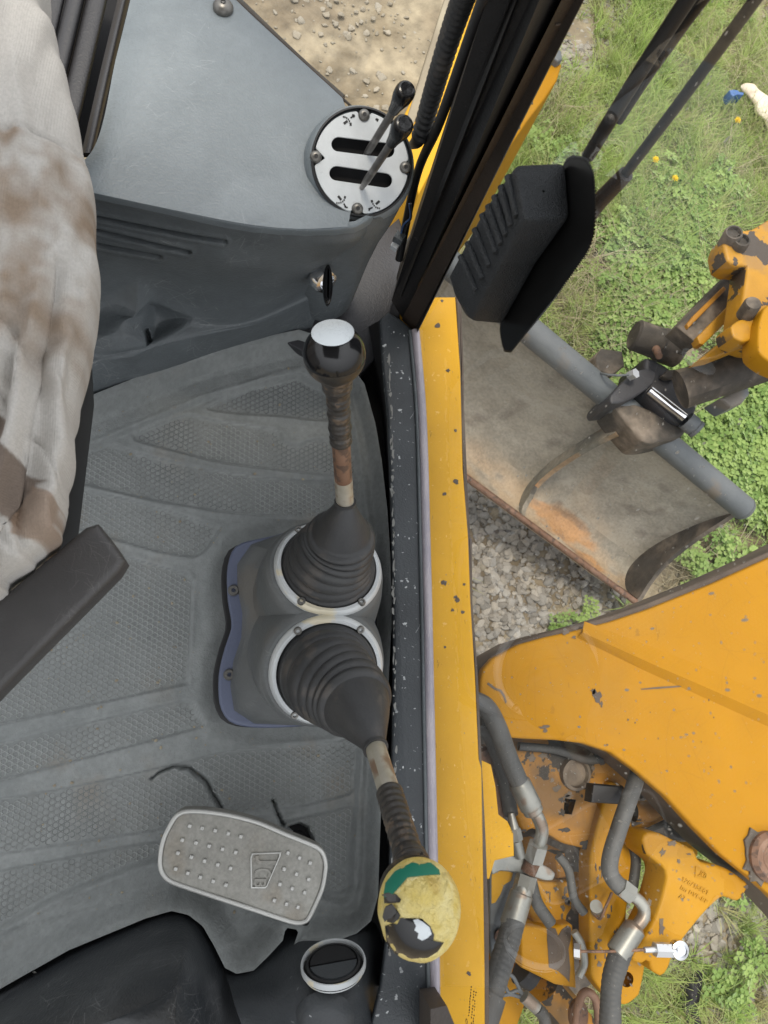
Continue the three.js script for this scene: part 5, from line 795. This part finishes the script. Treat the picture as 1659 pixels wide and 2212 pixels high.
{
  const t = thing('boom', 'large bright yellow boom side plate with a welded rib running across it', 'excavator boom', P(1300, 1500, .85));
  const up = [[1034, 1462], [1042, 1440], [1062, 1416], [1120, 1384], [1180, 1366], [1240, 1352], [1320, 1330], [1400, 1302], [1540, 1246], [1659, 1192], [1860, 1090]], lo = [[1860, 2160], [1735, 2010], [1659, 1930], [1620, 1896], [1560, 1848], [1500, 1788], [1440, 1722], [1370, 1662], [1320, 1626], [1260, 1606], [1200, 1599], [1130, 1596], [1076, 1592], [1034, 1530]];
  part(t, 'plate_edge', slab([...up, ...lo.slice(0, 1), ...lo.slice(1).map(([u, v]) => [u, v - 3])], 1.095, .11, .006), M.bareEdge);
  part(t, 'side_plate', slab([[1038, 1470], ...up.slice(1).map(([u, v], i) => [u + 2, v + 5 + Math.min(9, i * 1.4)]), ...lo], 1.12, .024, .005), M.boom);
  const A = [[1262, 1342], [1400, 1393], [1530, 1444], [1680, 1508], [1880, 1594]], B = [[1228, 1362], [1249, 1383], [1400, 1453], [1530, 1512], [1680, 1580], [1880, 1672]];
  const Aw = A.map(([u, v]) => P(u, v, 1.1195)), Bw = [P(1246, 1378, 1.1195), ...B.slice(2).map(([u, v]) => P(u, v, 1.1195))];
  const rib = [], quads = (p, q, r, s) => { const g = new THREE.BufferGeometry(); g.setAttribute('position', new THREE.Float32BufferAttribute([p, q, r, p, r, s].flatMap(k => [k.x, k.y, k.z]), 3)); g.computeVertexNormals(); return g; }; for (let i = 0; i + 1 < Aw.length; i++) { const a = Aw[i], a2 = Aw[i + 1], b = Bw[i], b2 = Bw[i + 1], hi = V3(0, .014, 0); { const r1 = b.clone().lerp(a, .3).add(hi), r2 = b2.clone().lerp(a2, .3).add(hi); rib.push(quads(a, a2, r2, r1), quads(r1, r2, b2, b)); } }
  part(t, 'weld_rib', rib, M.boom);
  const sc = []; for (const [u, v, a, b] of [[1290, 1505, 9, 12], [1282, 1493, 5, 5], [1176, 1571, 10, 4], [1223, 1366, 8, 5], [1240, 1377, 4, 3], [1300, 1520, 4, 6], [1178, 1578, 6, 4]]) sc.push(slab(blob(u, v, a, b, 13, .55), 1.121, .0008, 0)); sc.push(slab([[1384, 1488], [1420, 1484], [1470, 1481], [1472, 1484], [1420, 1488], [1386, 1490]], 1.121, .0008, 0)); for (let k = 0; k < 16; k++) sc.push(slab(blob(rr(1300, 1640), rr(1480, 1700), rr(.8, 2), rr(.8, 3), 7, .4), 1.121, .0008, 0));
  { const l = [[1052, 1478], [1068, 1490], [1080, 1494], [1088, 1506], [1092, 1520]]; sc.push(slab([...l, ...l.slice().reverse().map(([u, v]) => [u + 3, v - 4])], 1.121, .0008, 0)); }
  part(t, 'bare_patch', sc, M.bareEdge, { kind: 'stuff' });
  const pin = part(t, 'boom_pin', turned([[.042, -.01], [.043, .012], [.036, .02], [.026, .02], [.02, .014], [0, .013]], P(1660, 1850, 1.122), V3(0, 1, 0), 40), M.rust);
  part(pin, 'grease_smear', slab(blob(1652, 1846, 42, 58, 26, .25), 1.126, .006, .002), M.muddy);
}
{
  const t = thing('slew_carriage', 'grimy yellow slew carriage of plates and castings below the boom', 'excavator carriage', P(1200, 1850, .5));
  part(t, 'dark_frame', slab([[1040, 1570], [1200, 1590], [1380, 1650], [1370, 1880], [1295, 1990], [1295, 2120], [1200, 2180], [1050, 2180]], .74, .25, .01), M.muddy);
  part(t, 'upper_plate', slab(smoothPx([[1062, 1576], [1130, 1584], [1200, 1588], [1290, 1612], [1345, 1650], [1368, 1705], [1350, 1780], [1322, 1850], [1278, 1850], [1268, 1836], [1215, 1822], [1190, 1806], [1150, 1790], [1130, 1800], [1106, 1740]], 100, .3), .98, .06, .006, [circ(1243, 1672, 22, 28), [[1214, 1716], [1252, 1722], [1240, 1768], [1210, 1764]]]), M.grimy);
  part(t, 'pivot_boss', turned([[.03, -.03], [.03, .006], [.024, .009], [.022, .0], [0, -.004]], P(1243, 1672, .985), V3(.1, 1, .1).normalize(), 30), M.muddy);
  part(t, 'cheek_plate', slab(smoothPx([[1146, 1900], [1180, 1906], [1230, 1904], [1268, 1894], [1276, 1906], [1272, 1936], [1244, 1952], [1226, 1978], [1220, 1998], [1160, 2000], [1140, 1960]], 70, .2), .93, .05, .005), M.yellow);
  part(t, 'pillar', slab([[1200, 1846], [1222, 1842], [1232, 1898], [1206, 1900]], .92, .2, .008), M.grimy);
  part(t, 'slew_ring', turned([[.055, -.05], [.055, 0], [.05, .006], [.036, .006], [.034, -.03], [0, -.03]], P(1254, 1990, .86), V3(0, 1, 0), 44), M.muddy);
  part(t, 'front_panel', slab([[1124, 1998], [1180, 2003], [1232, 1995], [1238, 2000], [1246, 2136], [1200, 2128], [1128, 2092]], .96, .2, .006), M.yellow);
  part(t, 'bare_patch', slab([[1182, 2003], [1200, 2006], [1206, 2022], [1214, 2008], [1226, 2000], [1234, 2004], [1233, 2030], [1228, 2050], [1232, 2090], [1230, 2122], [1222, 2112], [1206, 2098], [1186, 2090], [1184, 2052], [1182, 2030]], .9612, .002, 0), M.bareEdge);
  part(t, 'ram_tube', sweep([P(1172, 2126, .9), P(1225, 2190, .88), P(1290, 2270, .86)], .034, 12, 32), M.grimy);
  part(t, 'tube_socket', cyl(P(1128, 2092, .9), P(1150, 2112, .9), .03, .028, 26), M.black);
  part(t, 'lower_plate', slab([[1050, 2080], [1130, 2096], [1142, 2150], [1110, 2240], [1050, 2260]], .82, .1, .005), M.yellow);
  part(t, 'upright_bar', slab(smoothPx([[1275, 1852], [1312, 1700], [1322, 1688], [1350, 1700], [1368, 1790], [1372, 1840], [1358, 1940], [1354, 2000], [1392, 2058], [1394, 2092], [1382, 2150], [1354, 2172], [1322, 2166], [1298, 2140], [1276, 2098]], 110, .2), 1.0, .05, .006, [circ(1354, 2116, 21, 25)]), M.yellow);
  part(t, 'hose_clamp', slab([[1282, 1694], [1346, 1700], [1340, 1738], [1277, 1734]], 1.07, .03, .003), M.black);
  part(t, 'lock_bolt', cyl(P(1290, 1968, 1.0), P(1288, 1958, 1.04), .011, .011, 20), M.fit);
  part(t, 'spring_clip', sweep([P(1322, 1928, 1.03), P(1308, 1960, 1.035), P(1296, 1985, 1.03), P(1284, 1974, 1.02)], .0026, 20, 8), M.rust);
  const gr = []; for (let k = 0; k < 34; k++) { const u = rr(1080, 1350), v = rr(1610, 1830); gr.push(slab(blob(u, v, rr(2, 11), rr(2, 9), 12, .55), .981, .0012, 0)); } for (let k = 0; k < 22; k++) gr.push(slab(blob(rr(1284, 1350), rr(1860, 2090), rr(1, 5), rr(1.5, 8), 10, .5), 1.0008, .0012, 0)); for (let k = 0; k < 16; k++) gr.push(slab(blob(rr(1150, 1260), rr(1910, 1990), rr(1.5, 6), rr(2, 10), 10, .5), .9308, .0012, 0)); part(t, 'grime_patch', gr, M.muddy, { kind: 'stuff' });
  for (const [l, r, m] of [[[[1206, 1848], [1228, 1880], [1240, 1940], [1262, 1972]], .008, M.hose], [[[1146, 1900], [1160, 1950], [1190, 1996]], .011, M.hose], [[[1086, 1760], [1094, 1800], [1090, 1850]], .009, M.hose], [[[1240, 2012], [1256, 2040], [1262, 2080], [1250, 2110]], .007, M.fit], [[[1300, 1640], [1262, 1640], [1200, 1620], [1120, 1612]], .008, M.hose], [[[1350, 1790], [1372, 1850], [1366, 1920]], .01, M.hose]]) part(t, 'carriage_pipe', sweep(l.map(([u, v]) => P(u, v, 1.0)), r, 24, 14), m);
  part(t, 'seal_disc', turned([[.07, -.03], [.07, 0], [.064, .008], [.04, .01], [0, .01]], P(1046, 1700, 1.03), V3(.2, 1, .1).normalize(), 50), M.rust);
}
{
  const c6 = ([x, y]) => [1106 + x / 3, 1659 + y / 3];
  const out = [[845, 470], [858, 435], [885, 420], [965, 425], [1040, 462], [1180, 530], [1205, 585], [1240, 615], [1320, 625], [1400, 655], [1500, 720], [1537, 757], [1520, 800], [1490, 850], [1455, 865], [1385, 836], [1355, 842], [1270, 920], [1200, 1000], [1110, 1115], [1082, 1200], [1040, 1228], [1022, 1290], [995, 1335], [965, 1352], [925, 1330], [900, 1305], [888, 1245], [840, 1272], [775, 1245], [800, 1180], [860, 1100], [930, 960], [965, 860], [1000, 720], [990, 655], [930, 605], [868, 555]].map(c6);
  const t = thing('lock_casting', 'bright yellow cross shaped casting with raised maker lettering, chipped at the edges', 'casting', P(1470, 1930, .98));
  part(t, 'casting_body', slab(smoothPx(out, 90, .22), 1.09, .075, .006), M.yellow);
  part(t, 'side_web', skin([[[1428, 1850, 1.075], [1438, 1900, 1.075], [1424, 1956, 1.075], [1398, 2010, 1.075], [1366, 2066, 1.075]], [[1414, 1858, 1.03], [1424, 1900, 1.03], [1408, 1956, 1.03], [1384, 2006, 1.03], [1356, 2054, 1.03]], [[1402, 1862, .97], [1408, 1900, .97], [1392, 1954, .97], [1368, 2000, .97], [1350, 2040, .97]]], 20, 10, null, 0), M.yellow);
  const chips = [[1452, 1822, 10, 6], [1432, 1842, 6, 8], [1466, 1860, 4, 4], [1429, 2004, 6, 16], [1402, 1952, 5, 10], [1400, 1985, 5, 7], [1404, 2016, 3, 3], [1488, 1845, 5, 2], [1612, 1916, 5, 4], [1604, 1936, 3, 6], [1580, 1888, 4, 2], [1540, 1870, 4, 2]].map(([u, v, a, b]) => slab(blob(u, v, a, b, 12, .45), 1.0908, .0008, 0)); part(t, 'paint_chip', chips, M.bareEdge, { kind: 'stuff' });
  const font = await new FontLoader().loadAsync('fonts/droid/droid_sans_bold.typeface.json');
  const put = (s, u, v, w, h) => { const g = new TextGeometry(s, { font, size: 1, depth: .1, curveSegments: 3 }); g.computeBoundingBox(); const b = g.boundingBox, ang = .5, o = P(u, v, 1.09), e = P(u + Math.cos(ang) * w, v + Math.sin(ang) * w, 1.09).sub(o), f = P(u + Math.sin(ang) * h, v - Math.cos(ang) * h, 1.09).sub(o), p = g.attributes.position; for (let i = 0; i < p.count; i++) { const q = o.clone().addScaledVector(e, (p.getX(i) - b.min.x) / (b.max.x - b.min.x)).addScaledVector(f, (p.getY(i) - b.min.y) / (b.max.y - b.min.y)); p.setXYZ(i, q.x, q.y + .0022 * p.getZ(i) / .1, q.z); } g.computeVertexNormals(); return g; };
  part(t, 'lettering', put('JCB', 1507, 1891, 16, 12), M.yellow); part(t, 'lettering', put('126/15861', 1470, 1902, 64, 10), M.yellow); part(t, 'lettering', put('lm DVE-BP', 1468, 1920, 66, 9), M.yellow); part(t, 'lettering', put('A7', 1465, 1938, 14, 9), M.yellow);
  { const l = [[1503, 1872], [1524, 1882], [1527, 1890], [1524, 1900], [1502, 1895]], c = [1515, 1887]; part(t, 'logo_frame', slab(l, 1.0922, .003, .0006, [l.map(([u, v]) => [lerp(u, c[0], .14), lerp(v, c[1], .14)])]), M.yellow); }
}
// ---- hoses, fittings, cable
{
  const t = thing('hydraulic_hose', 'thick black hose with steel elbow running down along the yellow beam', 'hose', P(1130, 1860, .95)), y = 1.1;
  part(t, 'rubber_hose', sweep([P(1020, 1512, 1.16), P(1050, 1528, 1.15), P(1074, 1570, 1.13), P(1098, 1636, 1.11), P(1122, 1692, y)], .0165, 40, 24), M.hose);
  part(t, 'hose_ferrule', turned([[.017, 0], [.0195, .004], [.0195, .05], [.0175, .052], [.0175, .06], [.013, .064]], P(1120, 1688, y), P(1150, 1748, y - .01).sub(P(1120, 1688, y)), 30), M.fit);
  part(t, 'steel_elbow', sweep([P(1148, 1744, y - .01), P(1164, 1770, y - .01), P(1171, 1796, y - .015), P(1164, 1826, y - .02), P(1156, 1844, y - .025)], .0112, 30, 20), M.fit);
  part(t, 'hose_nut', hexNut(P(1163, 1824, y - .015), P(1153, 1858, y - .025), .0185), M.fit);
  part(t, 'threaded_stub', sweep([P(1152, 1856, y - .03), P(1140, 1884, y - .035)], k => .0135 + .0008 * Math.sin(k * 70), 60, 20), M.rust);
  part(t, 'hose_nut', hexNut(P(1138, 1890, y - .03), P(1130, 1922, y - .03), .018), M.fit);
  part(t, 'hose_ferrule', turned([[.016, -.004], [.0175, 0], [.0175, .006], [.0195, .008], [.0205, .055], [.0205, .06], [.018, .062]], P(1130, 1920, y - .03), P(1108, 1990, y - .03).sub(P(1130, 1920, y - .03)), 30), M.fit);
  part(t, 'rubber_hose', sweep([P(1113, 1976, y - .03), P(1096, 2040, y - .02), P(1070, 2120, y), P(1032, 2240, y + .02)], k => .0192 + .0003 * Math.sin(k * 130), 160, 24), M.hose);
  part(t, 'hose_sleeve', sweep([P(1062, 2150, y + .006), P(1030, 2250, y + .025)], .0235, 12, 24), M.hose);
}
{
  const t = thing('bulkhead_bracket', 'grey paint chipped steel bracket plate holding the hose fittings', 'bracket', P(1120, 1880, .95));
  part(t, 'flange_plate', slab(smoothPx([[1058, 1866], [1066, 1850], [1082, 1846], [1110, 1847], [1150, 1858], [1186, 1874], [1200, 1888], [1194, 1902], [1176, 1902], [1140, 1890], [1084, 1882], [1064, 1890]], 70, .3), 1.065, .012, .003), M.fit);
  part(t, 'bracket_leg', slab([[1058, 1868], [1068, 1856], [1100, 1862], [1130, 1880], [1110, 1960], [1080, 2030], [1064, 2076], [1058, 2040]], 1.03, .012, .003), M.pipe);
  part(t, 'paint_patch', slab([[1064, 1868], [1080, 1874], [1108, 1886], [1104, 1902], [1088, 1912], [1082, 1930], [1070, 1950], [1062, 1952], [1062, 1900]], 1.0312, .0015, 0), M.ledge);
  part(t, 'bracket_hole', turned([[.012, 0], [.012, .003], [.008, .003], [.007, -.004], [0, -.004]], P(1082, 2022, 1.031), V3(0, 1, 0), 24), M.rust);
}
{
  const t = thing('small_fitting', 'small steel hose fitting standing left of the elbow', 'fitting', P(1112, 1800, 1.0));
  part(t, 'hex_body', hexNut(P(1110, 1790, 1.08), P(1116, 1816, 1.08), .0115), M.fit); part(t, 'fitting_stem', [cyl(P(1115, 1814, 1.08), P(1124, 1850, 1.07), .0092, .0092, 18), cyl(P(1104, 1756, 1.08), P(1110, 1792, 1.08), .0052, .0098, 18)], M.fit);
}
single('grey_hose', 'dull grey hose half hidden behind the thick hose by the beam', 'hose', sweep([P(1036, 1560, 1.08), P(1062, 1600, 1.07), P(1090, 1680, 1.05), P(1104, 1760, 1.04)], .013, 30, 18), M.hose);
{
  const t = thing('hydraulic_hose', 'black hose with a bent steel elbow crossing the yellow upright bar to the bottom edge', 'hose', P(1340, 1950, .95)), y = 1.12;
  part(t, 'rubber_hose', sweep([P(1384, 1640, y - .06), P(1372, 1690, y - .03), P(1352, 1746, y), P(1334, 1800, y), P(1319, 1850, y), P(1318, 1884, y), P(1332, 1908, y), P(1350, 1921, y)], .0142, 60, 24), M.hose);
  part(t, 'hose_nut', hexNut(P(1340, 1915, y + .002), P(1364, 1934, y + .002), .0165), M.fit);
  part(t, 'steel_elbow', sweep([P(1358, 1930, y), P(1378, 1944, y), P(1391, 1962, y), P(1388, 1984, y), P(1370, 2006, y)], .0105, 30, 20), M.fit);
  part(t, 'hose_ferrule', turned([[.012, -.002], [.0185, .004], [.0195, .05], [.0195, .054], [.017, .056]], P(1374, 2000, y), P(1343, 2046, y).sub(P(1374, 2000, y)), 30), M.fit);
  part(t, 'rubber_hose', sweep([P(1350, 2036, y), P(1332, 2084, y), P(1320, 2140, y), P(1318, 2260, y)], k => .0172 + .0003 * Math.sin(k * 120) + .0008 * Math.sin(k * 9), 160, 24), M.hose);
}
{
  const t = thing('control_cable', 'thin steel control cable with a shiny rod end, stretched across the casting', 'cable', P(1400, 2050, 1.1)), y = 1.14;
  part(t, 'cable_strand', sweep([P(1250, 2055, y - .03), P(1320, 2055, y - .01), P(1400, 2051, y)], .0024, 20, 8), M.rust);
  part(t, 'cable_bolt', hexNut(P(1241, 2054, y - .035), P(1254, 2056, y - .03), .012), M.zinc);
  part(t, 'rod_end', [cyl(P(1392, 2052, y), P(1416, 2051, y), .0045, .0052, 16), hexNut(P(1414, 2051, y), P(1452, 2052, y), .0115)], M.zinc);
  part(t, 'eye_ring', turned([[.0148, -.006], [.0155, 0], [.0148, .006], [.0105, .008], [.0098, .004], [.007, .004], [.007, .009], [0, .0095]], P(1466, 2051, y + .004), V3(0, 1, 0), 36), M.chrome);
}
{
  const t = thing('rusty_loop', 'brown rusty steel loop at the bottom edge between cylinder and hose', 'lifting loop', P(1266, 2190, .9));
  part(t, 'loop_bar', sweep([P(1240, 2270, 1.0), P(1246, 2190, 1.0), P(1258, 2148, 1.0), P(1276, 2146, 1.0), P(1290, 2174, 1.0), P(1296, 2270, 1.0)], .0072, 50, 16), M.rust);
  part(t, 'loop_plate', slab(circ(1252, 2196, 20, 36), .985, .012, .002), M.rust);
}
{
  const t = thing('cable_clamp', 'small crimped aluminium sleeve on a frayed cable by the lower yellow plate', 'cable clamp', P(1145, 2165, .9));
  part(t, 'crimp_sleeve', sweep([P(1132, 2152, 1.0), P(1160, 2178, 1.0)], .011, 6, 16), M.fit);
  for (const l of [[[1086, 2098], [1108, 2110], [1122, 2136], [1136, 2156]], [[1084, 2150], [1104, 2148], [1124, 2154], [1136, 2160]], [[1090, 2128], [1100, 2144], [1118, 2140], [1132, 2152]]]) part(t, 'cable_end', sweep(l.map(([u, v]) => P(u, v, .99)), .0034, 20, 8), M.pipe);
  part(t, 'cable_tail', sweep([P(1158, 2176, 1.0), P(1176, 2200, .98), P(1180, 2260, .95)], .011, 12, 14), M.hose);
}
{
  const t = thing('hose_cluster', 'tangle of dark pipes and small yellow links under the boom edge', 'pipework', P(1430, 1780, .6));
  part(t, 'dark_block', slab([[1350, 1650], [1420, 1716], [1500, 1790], [1512, 1820], [1496, 1838], [1470, 1812], [1430, 1800], [1400, 1800], [1390, 1830], [1370, 1880], [1354, 1890]], .7, .15, .008), M.muddy);
  part(t, 'yellow_link', sweep([P(1368, 1752, .93), P(1400, 1752, .93), P(1424, 1736, .93)], .02, 12, 20), M.grimy);
  part(t, 'yellow_link', sweep([P(1360, 1800, .9), P(1400, 1784, .9), P(1440, 1764, .9)], .009, 12, 12), M.yellow);
  part(t, 'yellow_link', slab([[1492, 1800], [1512, 1806], [1508, 1850], [1494, 1846]], .9, .05, .004), M.yellow);
  part(t, 'yellow_link', sweep([P(1466, 1744, .9), P(1484, 1780, .9), P(1500, 1812, .9)], .008, 12, 12), M.grimy);
  for (const [l, r] of [[[[1420, 1730], [1446, 1744], [1470, 1750]], .012], [[[1440, 1776], [1452, 1800], [1478, 1808], [1520, 1796]], .009], [[[1350, 1800], [1390, 1798], [1440, 1776], [1480, 1762]], .006], [[[1380, 1716], [1410, 1700], [1450, 1720]], .01]]) part(t, 'dark_pipe', sweep(l.map(([u, v]) => P(u, v, .94)), r, 24, 14), M.hose);
}
// ---- litter on the ground
{
  const bag = sweep([P(1594, 204, .02), P(1616, 216, .035), P(1642, 244, .045), P(1668, 276, .04), P(1720, 320, .03)], k => .014 + .042 * Math.sin(Math.min(1, k * 1.2 + .06) * 1.8) + .004 * Math.sin(k * 21), 40, 24), p = bag.attributes.position;
  for (let i = 0; i < p.count; i++) { const v = V3().fromBufferAttribute(p, i), k = .008 * n3(v.x * 30, v.y * 30, v.z * 30); p.setXYZ(i, v.x + k, Math.max(.005, v.y * .55 + .055 + k), v.z + k); } bag.computeVertexNormals();
  const t = thing('plastic_bag', 'pale dirty plastic bag with a blue end lying in the grass', 'bag', P(1640, 240, 0)); part(t, 'bag_body', bag, M.bag); part(t, 'blue_end', slab(blob(1590, 200, 14, 6, 10, .4), .1, .05, .002), M.blue);
  const cl = slab(blob(1504, 2166, 20, 52, 22, .4), .06, .05, .012), q = cl.attributes.position; for (let i = 0; i < q.count; i++) { const x = q.getX(i), y = q.getY(i), z = q.getZ(i); q.setY(i, y + .03 * n3(x * 24, 1, z * 24)); } cl.computeVertexNormals();
  single('black_rag', 'crumpled black rag lying on the grass below the casting', 'rag', cl, M.cloth);
}
scene.traverse(o => { if (o.isMesh) { o.castShadow = o.material !== M.glass; o.receiveShadow = true; } });
camera.updateMatrixWorld();
renderer.render(scene, camera);
